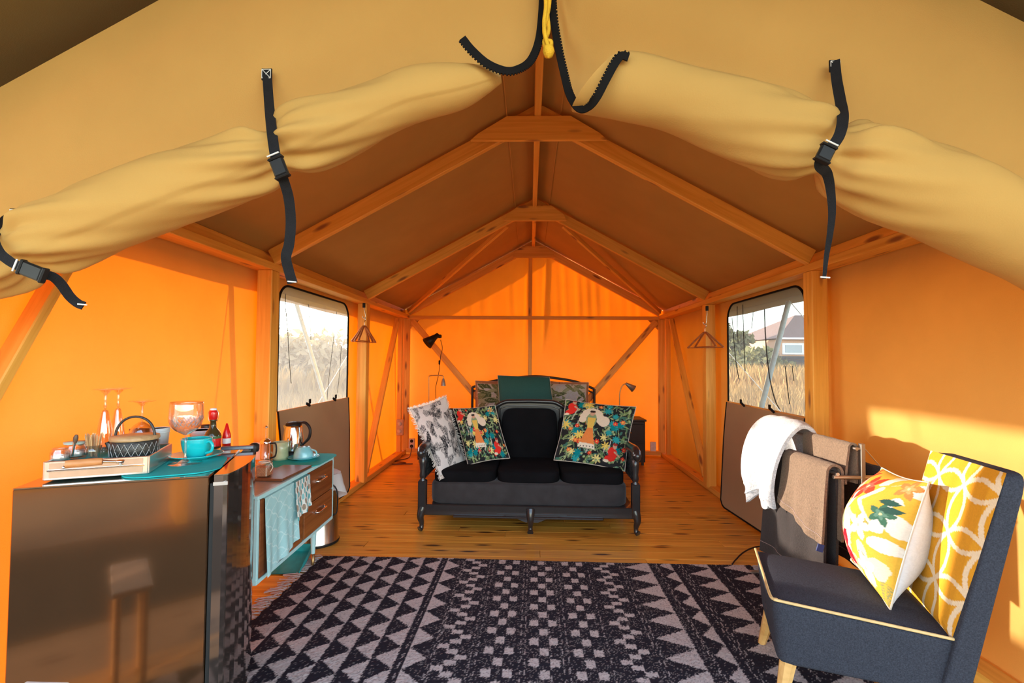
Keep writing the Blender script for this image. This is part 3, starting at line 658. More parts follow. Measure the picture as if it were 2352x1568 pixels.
def jungle_print(seed,fig=True):
    rs=np.random.RandomState(seed); p=Paint(280,(.018,.018,.02))
    G=[(.16,.24,.08),(.10,.19,.09),(.34,.42,.20),(.05,.16,.12)]; T=[(.0,.22,.25),(.02,.32,.34)]; R=[(.75,.05,.03),(.62,.03,.06),(.80,.22,.06)]; Yl=[(.82,.60,.12),(.80,.68,.25)]
    for i in range(330): x,y=rs.uniform(0,1,2); p.leaf(x,y,rs.uniform(.06,.13),rs.uniform(.006,.02),rs.uniform(0,6.28),G[rs.randint(4)],(.40,.46,.25) if rs.rand()<.4 else None)
    for i in range(9): x,y=rs.uniform(.05,.95,2); p.line((x,y),(x+rs.uniform(-.08,.08),y+.2),.008,.006,(.52,.50,.46))
    for i in range(17): x,y=rs.uniform(.04,.96,2); p.star(x,y,rs.uniform(.05,.08),9,T[rs.randint(2)],rs.rand())
    for i in range(13): x,y=rs.uniform(.04,.96,2); p.star(x,y,rs.uniform(.05,.085),7,Yl[rs.randint(2)],rs.rand())
    for i in range(17): x,y=rs.uniform(.04,.96,2); p.flower(x,y,rs.uniform(.03,.05),6,R[rs.randint(3)],(.85,.55,.10),rs.rand())
    for i in range(24): x,y=rs.uniform(.03,.97,2); p.ell(x,y,.022,.017,rs.rand()*3,(.20,.30,.13)); p.ell(x,y,.013,.009,0,(.42,.50,.28))
    if fig:
        # generic figures: a dancer under a pale arch and two seated in red
        sk=(.62,.36,.24); cr=(.78,.66,.50)
        for k in range(9): p.ell(.42+.13*math.cos(math.pi*k/8),.66+.17*math.sin(math.pi*k/8),.055,.055,0,cr)
        p.ell(.60,.66,.085,.09,0,cr); p.ell(.42,.66,.075,.13,0,(.24,.34,.18)); p.ell(.42,.78,.035,.045,0,sk); p.ell(.42,.815,.04,.022,0,(.03,.02,.02))
        p.poly([(.36,.70),(.48,.70),(.46,.50),(.38,.50)],(.75,.50,.10)); p.poly([(.38,.52),(.46,.52),(.53,.24),(.30,.26)],(.78,.24,.06)); p.poly([(.31,.29),(.53,.27),(.54,.20),(.29,.22)],(.80,.72,.58))
        for k in range(5): p.ell(.33+.045*k,.235,.010,.010,0,(.1,.1,.1))
        for (cx,cy) in((.12,.86),(.80,.20)):
            p.ell(cx,cy,.065,.085,.3,(.72,.03,.02)); p.ell(cx-.03,cy-.08,.075,.045,.2,(.72,.03,.02)); p.ell(cx+.02,cy+.10,.030,.038,0,sk); p.ell(cx+.02,cy+.13,.034,.02,0,(.35,.04,.03)); p.line((cx+.03,cy+.02),(cx+.10,cy-.03),.013,.010,sk); p.ell(cx-.08,cy-.12,.04,.02,0,cr)
    return p.a
def tropic_print():
    rs=np.random.RandomState(12); p=Paint(280,(.66,.36,.04))
    for i in range(60): x,y=rs.uniform(0,1,2); p.ell(x,y,rs.uniform(.05,.12),rs.uniform(.04,.08),rs.rand()*3,[(.64,.52,.36),(.70,.62,.52),(.66,.36,.04)][rs.randint(3)])
    for i in range(10):
        x,y=rs.uniform(0,1,2);a=rs.uniform(0,6.28); 
        for j in range(8): p.leaf(x+.018*j*math.cos(a),y+.018*j*math.sin(a),.05,.006,a+1.1,(.28,.24,.08)); p.leaf(x+.018*j*math.cos(a),y+.018*j*math.sin(a),.05,.006,a-1.1,(.28,.24,.08))
    for x,y,r,c in((.16,.86,.15,(.70,.05,.02)),(.50,.80,.17,(.72,.05,.02)),(.34,.66,.12,(.70,.06,.02)),(.20,.68,.11,(.65,.10,.02)),(.22,.50,.16,(.66,.06,.02)),(.12,.32,.16,(.70,.07,.02)),(.42,.20,.21,(.45,.008,.02)),(.85,.62,.1,(.05,.13,.08)),(.72,.45,.12,(.85,.50,.48)),(.12,.12,.10,(.70,.12,.04)),(.78,.15,.12,(.85,.72,.66)),(.9,.9,.11,(.8,.2,.05))):
        p.flower(x,y,r,5,c,(.85,.5,.15),rs.rand()); p.flower(x,y,r*.5,5,tuple(min(1,v*1.3+.05) for v in c),(.9,.7,.3),rs.rand())
    sk=(.80,.58,.44)
    p.ell(.42,.56,.035,.045,0,sk); p.ell(.41,.60,.045,.03,0,(.75,.45,.15)); p.ell(.38,.42,.06,.10,.5,(.16,.17,.10)); p.line((.44,.50),(.60,.34),.022,.014,sk); p.line((.36,.52),(.24,.46),.02,.013,sk)
    p.line((.70,.82),(.60,.66),.030,.022,sk); p.line((.60,.66),(.80,.52),.022,.012,sk)
    for x,y,a in((.78,.72,.2),(.82,.65,.35),(.20,.04,.5)): p.leaf(x,y,.16,.03,a,(.03,.08,.06))
    return p.a
def leaf_print(seed):
    rs=np.random.RandomState(seed); p=Paint(200,(.50,.52,.47))
    for i in range(70):
        x,y=rs.uniform(0,1,2); a=rs.uniform(0,6.28); c=[(.07,.11,.05),(.16,.21,.10),(.28,.34,.22),(.45,.50,.55)][rs.randint(4)]; L=rs.uniform(.3,.5); p.leaf(x,y,L,rs.uniform(.04,.09),a,c,(.4,.45,.3))
        for j in range(1,6): p.line((x+L*j/6*math.cos(a),y+L*j/6*math.sin(a)),(x+L*j/6*math.cos(a)+.05*math.cos(a+.8),y+L*j/6*math.sin(a)+.05*math.sin(a+.8)),.003,.002,(.35,.4,.25))
    return p.a
def brown_print(seed):
    rs=np.random.RandomState(seed); p=Paint(160,(.34,.22,.13))
    for i in range(50): x,y=rs.uniform(0,1,2); p.leaf(x,y,rs.uniform(.08,.2),.012,rs.uniform(0,6.28),[(.55,.42,.28),(.12,.08,.05),(.45,.30,.18)][rs.randint(3)])
    return p.a
def shade_weave(a,seed=0):
    return np.clip(a*(1+.10*(np.random.RandomState(seed).rand(*a.shape[:2],1)-.5)),0,1)
def cushion(name,label,cat,TL,TR,BR,BL,th,front,back=None,mat=None,group=None,fringe=0,sag=.05,n=None,mat_name='print_cloth',parts=True,bulge=.55,backoff=0.0):
    """soft cushion between four corner points; front faces the side from which TL,TR,BR,BL read clockwise"""
    TL,TR,BR,BL=map(Vector,(TL,TR,BR,BL)); N_=front.shape[0] if n is None else n; nn=((BL-TL).cross(TR-TL)).normalized(); 
    nu=min(N_,150)
    def pos(u,v,s):
        e=sag*(math.sin(math.pi*u)); f=sag*math.sin(math.pi*v)
        uu=.5+(u-.5)*(1-f*1.0); vv=.5+(v-.5)*(1-e*1.0)
        p=(BL*(1-uu)+BR*uu)*(1-vv)+(TL*(1-uu)+TR*uu)*vv
        k=(max(0,math.sin(math.pi*u))*max(0,math.sin(math.pi*v)))**bulge
        wr=1+.10*(vn(u*5+th*90,v*5)-.5)
        return p+nn*(s*th*k*wr*(.5 if s>0 else .5))
    root=thing(name,label,cat,(BL+BR)/2,group=group)
    M_=mat or vcol(mat_name)
    for s_,img,nm in((1,front,'front_cover'),(-1,back if back is not None else front,'back_cover')):
        mb=MB(); mb.grid((lambda u,v:pos(u,v,s_)) if s_>0 else (lambda u,v:pos(1-u,v,s_)),nu,nu)
        I=np.clip((np.linspace(0,1,nu+1)*(img.shape[0]-1)).round().astype(int),0,img.shape[0]-1)
        im=shade_weave(img,3)[np.ix_(I,I)]; mb.col=im.reshape(-1,3); o=mb.build(nm,M_,root)
    ed=[pos(k/30,0,1) for k in range(30)]+[pos(1,k/30,1) for k in range(30)]+[pos(1-k/30,1,1) for k in range(30)]+[pos(0,1-k/30,1) for k in range(30)]
    mb=MB(); mb.tube(ed,.004,6,closed=True); mb.build('seam',plain('seam_cream',(.55,.48,.40),.9),root)
    if fringe:
        mb=MB(); rs=random.Random(4); c=(TL+TR+BL+BR)/4
        for k in range(len(ed)):
            for j in range(5):
                p=ed[k].lerp(ed[(k+1)%len(ed)],j/5); d=((p-c).normalized()+Vector((rs.uniform(-.5,.5),rs.uniform(-.3,.3),rs.uniform(-.5,.5)))).normalized(); mb.ribbon([p,p+d*fringe*.5,p+d*fringe*rs.uniform(.7,1.1)+Vector((0,0,-.004))],.003,.001,side=Vector((0,1,0)).cross(d))
        mb.build('fringe',plain('cream_yarn',(.82,.78,.72),.9),root,kind='stuff')
    return root
# ================================================================== rug
RA=atz(742,1280,.0); RB=atz(1722,1301,.0); RU=(RB-RA).normalized(); RL_=(RB-RA).length; RV=Vector((RU.y,-RU.x,0))     # v runs towards the camera
def rug():
    L,D=RL_,2.05; k=L/2.80; nu,nv=560,410; P_=.157
    U,V=np.meshgrid((np.arange(nu+1)/nu)*2.80,(np.arange(nv+1)/nv)*D); rs=np.random.RandomState(2)
    jag=(rs.rand(nv+1,nu+1)-.5)*.010; v=V+jag; u=U+(rs.rand(nv+1,nu+1)-.5)*.004
    W=np.zeros_like(U); ph=(v/P_)%1.0; spike=1-np.abs(ph-.5)*2       # 1 at the middle of a tooth
    ss=(0.5-np.abs(ph-.5))*2
    def left_sp(a,b,off=0):                                            # pale tooth, base at b, tip at a
        q=1-np.abs(((v/P_+off)%1.0)-.5)*2; t=(u-a)/(b-a); return (u>a)&(u<b)&(q>1-t)
    def right_sp(a,b,off=0):
        q=1-np.abs(((v/P_+off)%1.0)-.5)*2; t=(b-u)/(b-a); return (u>a)&(u<b)&(q>1-t)
    xs=[.045,.160,.262,.372,.482,.592,.702,.812]
    for i in range(7): W[left_sp(xs[i]+.004,xs[i+1]-.012,.5*(i%2)+.13*i)]=1
    W[right_sp(.842,.935,.5*0+.78)]=1
    rows=v/(P_/2); r0=np.floor(rows).astype(int); fr=rows-r0
    def checker(a,off=0):
        for c in range(3):
            W[(u>a+c*.046)&(u<a+c*.046+.042)&((r0+c+off)%2==0)&(fr>.12)&(fr<.80)]=1
    checker(1.18,0); checker(1.385,1); checker(1.585,0)
    q4=np.floor(v/(P_/4)).astype(int)%4; f4=(v/(P_/4))%1
    def stag(a,flip):
        for c,(q,wd) in enumerate(((0,.05),(1,.05),(2,.05),(3,.05))):
            off=[0,.045,.09,.05][c]; off=off if not flip else .10-off; W[(u>a+off)&(u<a+off+.052)&(q4==q)&(f4<.85)]=1
    stag(.965,False); stag(1.775,True)
    for a,b,o in((1.985,2.145,.1),(2.215,2.290,.3),(2.375,2.525,.6),(2.615,2.76,.2)): W[left_sp(a,b,o)]=1
    dash=((rs.rand(nv+1,nu+1)<.62)&(np.sin(V*90+U*300)>-.2))
    for a in(.350,.575,.825,.95,.962,1.15,1.345,1.365,1.535,1.56,1.745,1.955,1.975,2.19,2.20,2.33,2.345,2.36,2.58,1.125,1.48): W[(np.abs(u-a)<.0035)&dash]=.75
    m_=rs.rand(nv+1,nu+1); zone=(U>.9)&(U<2.2)
    W=np.where((W<.5)&(m_<np.where(zone,.13,.06)),.38,W); W=np.where((W>.9)&(m_>.88),.55,W)
    dark=np.array([.022,.019,.028]); pale=np.array([.60,.53,.50]); tone=1+.22*(rs.rand(nv+1,nu+1)-.5)
    col=(dark+(pale-dark)*W[...,None])*tone[...,None]
    hz=rs.rand(nv+1,nu+1)*.0025+.009
    hz+=.004*np.sin(U*2.3+V*1.1)
    mb=MB(); P0=RA; vs=[]
    XX=RA.x+RU.x*U*k+RV.x*V; YY=RA.y+RU.y*U*k+RV.y*V
    edge=.006*np.sin(V*60)*((U<.01)|(U>2.79)); XX=XX+edge
    co=np.stack([XX,YY,hz],-1).reshape(-1,3)
    fs=[]
    idx=np.arange((nu+1)*(nv+1)).reshape(nv+1,nu+1); f=np.stack([idx[1:,:-1],idx[1:,1:],idx[:-1,1:],idx[:-1,:-1]],-1).reshape(-1,4)
    me=bpy.data.meshes.new('rug_pile'); me.vertices.add(len(co)); me.vertices.foreach_set('co',(co-np.array([RA.x,RA.y,0])).astype(np.float32).ravel())
    me.loops.add(f.size); me.loops.foreach_set('vertex_index',f.astype(np.int32).ravel()); me.polygons.add(len(f)); me.polygons.foreach_set('loop_start',(np.arange(len(f))*4).astype(np.int32)); me.polygons.foreach_set('loop_total',np.full(len(f),4,np.int32))
    ca=me.color_attributes.new('col','FLOAT_COLOR','POINT'); cc=np.ones((len(co),4),np.float32); cc[:,:3]=col.reshape(-1,3); ca.data.foreach_set('color',cc.ravel()); me.update(calc_edges=True)
    me.materials.append(vcol('rug_wool',.95,.5,700))
    root=thing('rug','large woven rug in black and grey triangles and checks with fringed ends','rug',RA); WM[root.name]=Matrix.Translation(RA)
    o=bpy.data.objects.new('woven_field',me); C.objects.link(o); o.parent=root
    bb=MB(); bb.add([RA+RU*0,RA+RU*L,RA+RU*L+RV*D,RA+RV*D]+[p+Vector((0,0,.008)) for p in(RA,RA+RU*L,RA+RU*L+RV*D,RA+RV*D)],[(0,1,2,3),(0,4,5,1),(1,5,6,2),(2,6,7,3),(3,7,4,0)])
    bb.build('backing',plain('rug_backing',(.05,.045,.05),.95),root)
    # fringes at both short ends
    Mf=plain('fringe_wool',(.55,.49,.45),.95)
    for end,sg in((RA,-1),(RA+RU*L,1)):
        mb=MB()
        for i in range(58):
            b=end+RV*(D*(i+.5)/58)
            for j in range(4):
                l=random.uniform(.07,.13); d=(RU*sg+RV*random.uniform(-.7,.5)).normalized(); p=[b+RV*random.uniform(-.012,.012)+Vector((0,0,.008)),b+d*l*.4+RV*random.uniform(-.02,.02)+Vector((0,0,.010)),b+d*l+RV*random.uniform(-.03,.03)+Vector((0,0,.004))]
                mb.tube(spline(p,3),.0028,4)
        mb.build('fringe',Mf,root,kind='stuff')
rug()
# ================================================================== sofa
M_VELV=plain('black_velvet',(.0045,.0045,.006),.9,spec=.15,var=.3,scale=6,bump=.2,bscale=40); M_GVEL=plain('charcoal_velvet',(.028,.027,.030),.85,sheen=.15,var=.25,scale=14,bump=.2)
M_LACQ=plain('black_lacquer',(.018,.018,.020),.28,coat=.6,var=.1); M_CANE=plain('black_cane',(.05,.05,.055),.45)
A_=atz(963,1222,0); B_=atz(1466,1233,0); sd=(B_-A_); srz=math.atan2(sd.y,sd.x); sc0=(A_+B_)/2; SW=sd.length+.03
S=thing('settee','black velvet three-seat settee with lacquered wooden frame and cane arms','sofa',(sc0.x,sc0.y,0),srz)
hw=SW/2; D_=.74
def sb(name,mb,mat,par=S): return mb.build(name,mat,par,world=False)
mb=MB(); mb.box((0,.05,.165),(SW-.06,.045,.085),None,.006); mb.box((0,.025,.122),(SW*.68,.03,.02),None,.006); sb('front_rail',mb,M_LACQ)
mb=MB(); ol=[(-.27,.145),(.27,.145),(.13,.12),(.05,.085),(-.05,.085),(-.13,.12)]; mb.prism(ol,.03,Matrix(((1,0,0,.03),(0,0,1,.02),(0,1,0,0),(0,0,0,1)))); sb('apron',mb,M_LACQ)
mb=MB(); mb.box((0,.42,.17),(SW-.08,.70,.07)); sb('base',mb,M_LACQ)
def cabriole(x,y,dx,dy,h=.15):
    mb=MB(); L=[(x,y,h+.03),(x+dx*.3,y+dy*.3,h),(x+dx*.55,y+dy*.55,h*.72),(x+dx*.25,y+dy*.25,h*.38),(x+dx*.35,y+dy*.35,h*.14),(x+dx*.75,y+dy*.75,.012)]
    q=spline(L,5); r=[interp(i/(len(q)-1),[0,.2,.4,.65,.85,1],[.036,.034,.027,.017,.020,.024]) for i in range(len(q))]; mb.tube(q,r,14); return mb
for x,y,dx,dy in((-hw+.03,.05,-.03,-.03),(hw-.03,.05,.03,-.03),(.02,.04,.0,-.04),(-hw+.06,.70,-.02,.02),(hw-.06,.70,.02,.02)): sb('leg',cabriole(x,y,dx,dy),M_LACQ)
mb=MB()
def soft(mb,c,d,p=4,n=24):
    """pillow-edged block"""
    def f(u,v):
        th=2*math.pi*u; ph=math.pi*(v-.5); g=lambda w,e: math.copysign(abs(w)**e,w)
        return Vector((c[0]+d[0]/2*g(math.cos(ph),2/p)*g(math.cos(th),2/p),c[1]+d[1]/2*g(math.cos(ph),2/p)*g(math.sin(th),2/p),c[2]+d[2]/2*g(math.sin(ph),2/p)))
    mb.grid(f,n*2,n); return mb
soft(mb,(0,.37,.285),(SW-.15,.64,.19),9); sb('seat_base',mb,M_GVEL)
for i in(-1,0,1):
    mb=MB(); w3=(SW-.18)/3; soft(mb,(i*w3,.37,.41),(w3-.004,.60,.12),6); sb('seat_cushion',mb,M_VELV)
    mb=MB(); hh=.46 if i==0 else .40; Mr=Matrix.Translation((i*w3,.64,.44))@Matrix.Rotation(-.16,4,'X'); soft(mb,(0,0,hh/2),(w3-.006,.11,hh),6); 
    mb.v=[tuple(Mr@Vector(v)) for v in mb.v]; sb('back_cushion',mb,M_VELV)
# crest rail with the raised middle
def crest(x):
    a=abs(x)/hw; c=math.cos(max(0,min(1,(abs(x)-.20)/.20))*math.pi)*.5+.5
    return .865+.075*c+.02*(1-a)-.10*max(0,(a-.86)/.14)**2
mb=MB(); ys=.745; n=60
Q=[(lerp(-hw+.04,hw-.04,k/n),ys,crest(lerp(-hw+.04,hw-.04,k/n))) for k in range(n+1)]
for rr,dz in((.020,0),(.014,-.045)): mb.tube([(p[0],p[1]-.03*(rr>.015),p[2]+dz) for p in Q],rr,10)
mb.grid(lambda u,v:(lerp(-hw+.04,hw-.04,u),ys-.012,crest(lerp(-hw+.04,hw-.04,u))-.06*v),60,2); sb('crest_rail',mb,M_LACQ)
mb=MB(); mb.grid(lambda u,v:(lerp(-hw+.05,hw-.05,u),ys,lerp(.15,crest(lerp(-hw+.05,hw-.05,u))-.01,v)),40,4); mb.grid(lambda u,v:(lerp(-hw+.05,hw-.05,u),ys+.02,lerp(.15,crest(lerp(-hw+.05,hw-.05,u))-.01,v)),40,4); sb('back_panel',mb,M_CANE)
for x in(-.285,.285): mb=MB(); mb.box((x,ys-.03,.66),(.03,.03,.48),None,.006); sb('back_stile',mb,M_LACQ)
for s in(-1,1):
    x=s*(hw-.025); mb=MB()
    mb.box((x,.05,.26),(.062,.062,.26),None,.006); sb('corner_block',mb,M_LACQ)
    mb=MB(); mb.lathe([(.026,.38),(.030,.39),(.018,.40),(.024,.415),(.026,.43),(.022,.46),(.028,.52),(.026,.565),(.018,.575),(.030,.59),(.018,.605)],20,(x,.05,0),wob=lambda a,z:1-.07*(.5+.5*math.cos(8*a))*(.44<z<.56)); sb('turned_post',mb,M_LACQ)
    mb=MB(); q=spline([(x,.0,.612),(x,.02,.635),(x,.10,.645),(x,.35,.63),(x,.60,.63),(x,.745,.66)],6); mb.tube(q,[.036]*6+[.034]*(len(q)-6),14); mb.lathe([(0,-.035),(.034,-.02),(.045,0),(.034,.02),(0,.035)],16,M=Matrix.Translation((x,-.01,.612))@Matrix.Rotation(math.pi/2,4,'Y')); sb('armrest',mb,M_LACQ)
    mb=MB(); mb.box((x,.42,.50),(.012,.66,.22)); pn=sb('cane_panel',mb,M_CANE)
    mb=MB()
    for k in range(14): mb.box((x-s*.009,.12+k*.047,.50),(.004,.005,.22)); 
    for k in range(5): mb.box((x-s*.009,.42,.41+k*.045),(.004,.66,.005))
    mb.build('cane_weave',M_LACQ,pn,world=False,kind='stuff')
    mb=MB(); mb.box((x,.72,.42),(.05,.05,.72),None,.005); sb('rear_post',mb,M_LACQ)
M_PRINT=vcol('printed_cotton',.85,.25,400)
yb_,yt_=sc0.y+.33,sc0.y+.56
cushion('cushion','white cushion with black palm-leaf print and cream fringe, leaning on the arm','cushion',at(942,940,yb_+.04),at(1023,912,yt_+.05),at(1068,1058,yb_+.10),at(1012,1094,yb_-.27),.15,palm_print(3),fringe=.035,mat=M_PRINT)
cushion('cushion','smaller colourful jungle-print cushion beside the palm-leaf cushion','cushion',at(1041,938,yt_),at(1137,930,yt_),at(1171,1052,yb_),at(1075,1068,yb_-.05),.14,jungle_print(5),mat=M_PRINT)
cushion('cushion','large jungle-print cushion with a figure under an arch, at the outlet-free settee end'.replace('outlet-free settee end','nightstand end'),'cushion',at(1300,917,yt_+.03),at(1461,934,yt_-.06),at(1435,1082,yb_-.13),at(1272,1056,yb_),.15,jungle_print(9),mat=M_PRINT)
# ================================================================== bed and pillows
M_SHEET=plain('pale_sheet',(.55,.55,.52),.9); M_IRON=plain('black_iron',(.02,.018,.018),.4)
BX=-.01
BD=thing('bed','double bed with a black arched metal headboard behind the settee','bed',(BX,5.6,0))
mb=MB(); mb.box((BX,5.65,.28),(1.60,1.98,.12),None,.01); 
mb.build('bed_frame',M_IRON,BD)
for sx in(-1,1):
    for sy in(4.72,6.58): mb=MB(); mb.tube([(BX+sx*.76,sy,.0),(BX+sx*.76,sy,.24)],.022,10); mb.build('leg',M_IRON,BD)
mb=MB(); soft(mb,(BX,5.65,.46),(1.60,1.96,.26),10); mb.build('mattress',M_SHEET,BD)
Q=[(-.86,888),( -.6,876),(-.35,868),(0,864),(.35,868),(.62,876),(.84,890)]
hb=spline([at(1085,889,6.60),at(1120,878,6.60),at(1160,870,6.60),at(1225,864,6.60),at(1275,868,6.60),at(1325,877,6.60),at(1365,893,6.60)],8)
H_=thing  # keep short name free
mb=MB(); mb.tube(hb,.018,10); hd=mb.build('headboard',M_IRON,BD)
mb=MB(); mb.tube([p-Vector((0,0,.06)) for p in hb],.012,8); mb.build('lower_arch',M_IRON,hd)
for k in range(2,len(hb)-1,5): mb=MB(); mb.tube([hb[k]-Vector((0,0,.06)),(hb[k].x,6.60,.35)],.008,6); mb.build('spindle',M_IRON,hd)
for k in(0,-1): mb=MB(); mb.tube([hb[k],(hb[k].x,6.60,0)],.018,10); mb.build('headboard_post',M_IRON,hd)
LP=leaf_print(8); M_PL=vcol('leaf_cotton',.9,.2,300)
du=thing('duvet','leaf-print duvet spread over the bed, its edge hanging past the settee arm','duvet',(BX,5.3,.6))
mb=MB(); nu_,nv_=80,70
def duv(u,v):
    x=lerp(-1.12,1.14,u); y=lerp(4.62,6.15,v); ax=abs(x); z=.615+.02*vn(x*4,y*4)
    if ax>.80: z=.615-.9*(ax-.80)-.2*(ax-.8)**.5*0; x=math.copysign(.80+(ax-.80)*.65,x)
    return (BX+x,y,z+.02*math.sin(y*9+x*3)*(ax>.8))
mb.grid(duv,nu_,nv_); I=np.clip((np.linspace(0,1,nu_+1)*199).astype(int),0,199);J=np.clip((np.linspace(0,1,nv_+1)*199).astype(int),0,199); mb.col=LP[np.ix_(J,I)].reshape(-1,3); mb.build('duvet_cover',M_PL,du)
def pil(label,x0,x1,y0,y1,Y,th,img,lean=.12,cat='pillow'):
    cushion('pillow',label,cat,at(x0,y0,Y+lean),at(x1,y0+2,Y+lean),at(x1,y1,Y),at(x0,y1,Y),th,img,mat=M_PL,sag=.03,bulge=.4)
BP=brown_print(1)
pil('brown patterned pillow against the headboard, next to the wall lamp side',1092,1190,874,955,6.44,.12,BP); pil('brown patterned pillow against the headboard, nightstand side',1258,1352,876,957,6.44,.12,brown_print(4))
pil('green leaf-print pillow in front of a brown one, wall lamp side',1096,1200,880,965,6.20,.14,leaf_print(21)); pil('green leaf-print pillow in front of a brown one, nightstand side',1250,1347,880,965,6.20,.14,leaf_print(22))
TE=np.ones((120,120,3))*np.array([.03,.11,.105]); TE*= (1+.12*(np.random.RandomState(5).rand(120,120,1)-.5))
cushion('pillow','plain teal-green square pillow standing in the middle of the bed','pillow',at(1143,862,5.95),at(1262,866,5.95),at(1275,945,5.80),at(1147,945,5.80),.15,TE,mat=vcol('teal_linen',.9,.4,300),sag=.02,bulge=.35)
# nightstands
def stand(label,x0,x1):
    r=thing('nightstand',label,'nightstand',((x0+x1)/2,6.35,0)); c=((x0+x1)/2,6.33)
    M=plain('black_oak',(.022,.018,.016),.5); mb=MB(); mb.box((c[0],c[1],.30),(x1-x0,.36,.52),None,.004); mb.build('body',M,r); mb=MB(); mb.box((c[0],c[1],.575),(x1-x0+.03,.39,.025),None,.004); mb.build('top',M,r)
    for z in(.18,.42):
        mb=MB(); mb.box((c[0],c[1]-.185,z),(x1-x0-.04,.015,.21),None,.003); d=mb.build('drawer',M,r); k=MB(); k.lathe([(0,0),(.012,.004),(.012,.014),(0,.02)],12,M=Matrix.Translation((c[0],c[1]-.19,z))@Matrix.Rotation(math.pi/2,4,'X')); k.build('knob',M_STEEL,d)
    for sx in(-1,1):
        for sy in(-1,1): mb=MB(); mb.box((c[0]+sx*((x1-x0)/2-.03),c[1]+sy*.15,.02),(.03,.03,.045)); mb.build('foot',M,r)
stand('small black nightstand showing beyond the settee arm',1.06,1.44); stand('small black nightstand hidden behind the palm-leaf cushion',-1.50,-1.06)
# lamps
M_BRASS=plain('old_brass',(.50,.36,.18),.35,.9); M_LG=plain('lamp_grey',(.30,.30,.30),.4,.6)
def lamp_r():
    Y=6.3; b=at(1423,930,Y); r=thing('table_lamp','grey gooseneck lamp bending over the nightstand, cone shade','lamp',(b.x,Y,.588))
    mb=MB(); mb.lathe([(0,0),(.065,0),(.065,.012),(.02,.022),(.0,.024)],24,(b.x,Y,.588)); mb.build('base',M_LG,r)
    q=spline([(b.x,Y,.60),at(1423,925,Y),at(1424,900,Y),at(1430,885,Y),at(1440,880,Y)],6); mb=MB(); mb.tube(q,.0075,8); mb.build('stem',M_BRASS,r)
    p0=at(1437,880,Y);p1=at(1456,893,Y); z=(p1-p0).normalized(); M_=Matrix.Translation(p0)@z.to_track_quat('Z','Y').to_matrix().to_4x4(); L=(p1-p0).length; mb=MB(); mb.lathe([(.014,0),(.022,L*.2),(.050,L),(.046,L),(.02,L*.25)],20,M=M_); sh=mb.build('shade',M_LG,r)
    mb=MB(); mb.lathe([(0,L*.5),(.025,L*.7),(.03,L*.95),(0,L*1.1)],12,M=M_); mb.build('bulb',plain('bulb_glass',(.8,.8,.8),.2),sh)
lamp_r()
Y=6.3; b=at(985,925,Y); r=thing('table_lamp','thin right-angled lamp with a small steel cone, by the clip lamp cable','lamp',(b.x,Y,.588))
mb=MB(); mb.lathe([(0,0),(.06,0),(.06,.012),(.0,.02)],24,(b.x,Y,.588)); mb.build('base',M_LG,r)
mb=MB(); mb.tube(spline([(b.x,Y,.60),at(985,900,Y),at(985,868,Y),at(987,863,Y),at(995,862,Y),at(1012,862,Y),at(1018,864,Y),at(1019,870,Y)],4),.007,8); mb.build('stem',M_BRASS,r)
p=at(1018,886,Y); mb=MB(); mb.lathe([(.034,0),(.030,.04),(.018,.085),(.012,.10)],20,p); mb.build('shade',M_LG,r)
Y=6.62; p0=at(1004,770,Y-.10); p1=at(984,786,Y-.16); r=thing('clip_lamp','black clip-on reading lamp clamped high on the back wall brace','lamp',at(1000,778,Y-.1))
z=(p1-p0).normalized(); L=(p1-p0).length; M_=Matrix.Translation(p0)@z.to_track_quat('Z','Y').to_matrix().to_4x4(); mb=MB(); mb.lathe([(.0,-.03),(.030,-.02),(.034,.02),(.05,L*.5),(.085,L+.03),(.08,L+.03),(.03,.03)],22,M=M_); mb.build('shade',M_BLKPL,r)
mb=MB(); mb.box(at(1010,772,Y-.08),(.05,.06,.05),None,.01); mb.tube([at(1010,770,Y-.09),at(1003,776,Y-.1)],.012,8); mb.build('clamp',M_BLKPL,r)
mb=MB(); mb.tube(spline([at(1012,780,Y-.09),at(1016,800,Y-.08),at(1012,818,Y-.07),at(1010,840,Y-.07),at(1006,866,Y-.08),at(1001,890,Y-.1),at(1002,925,Y-.15)],6),.0045,6); cb=mb.build('cable',M_BLKPL,r)
mb=MB(); mb.box(at(1009,832,Y-.07),(.022,.018,.06),None,.006); mb.build('cable_switch',M_BLKPL,cb)
# ================================================================== fridge
def mirror(name,col,rough):
    return plain(name,col,rough,.85,var=.08,scale=4,coat=.3)
M_FR=mirror('bronze_mirror_steel',(.17,.088,.042),.12); M_FRD=mirror('dark_mirror_door',(.16,.12,.10),.08); M_FRT=mirror('dark_mirror_top',(.30,.24,.18),.10)
FH=.92
fa=atz(28,1122,FH); fb=atz(483,1092,FH); fx=(fb-fa); FL=fx.length; frz=math.atan2(fx.y,fx.x)
FG=thing('fridge','glossy bronze mirror-finish fridge with a bowed door, trays and glasses on top','fridge',(fa.x,fa.y,0),frz)
FM=WM[FG.name]; FW=.52
def fl_(x,y,z=FH): return FM@Vector((x,y,z))
mb=MB(); mb.box((FL/2-.002,FW/2,(FH-.004+.018)/2),(FL-.004,FW,FH-.022),None,.003); mb.build('cabinet',M_FR,FG,world=False)
mb=MB(); mb.box((FL/2-.002,FW/2,FH-.002),(FL-.004,FW,.004),None,.0015); mb.build('top_panel',M_FRT,FG,world=False)
mb=MB(); mb.box((FL+.004,FW/2,FH/2-.01),(.012,FW-.02,FH-.04)); mb.build('door_gasket',plain('rubber_black',(.012,.012,.012),.7),FG,world=False)
ol=[(FL+.012,0),(FL+.040,0.0),(FL+.052,.008)]+[(FL+.055+.034*math.sin(math.pi*k/14)**.8,.012+(FW-.024)*k/14) for k in range(15)]+[(FL+.052,FW-.008),(FL+.040,FW),(FL+.012,FW)]
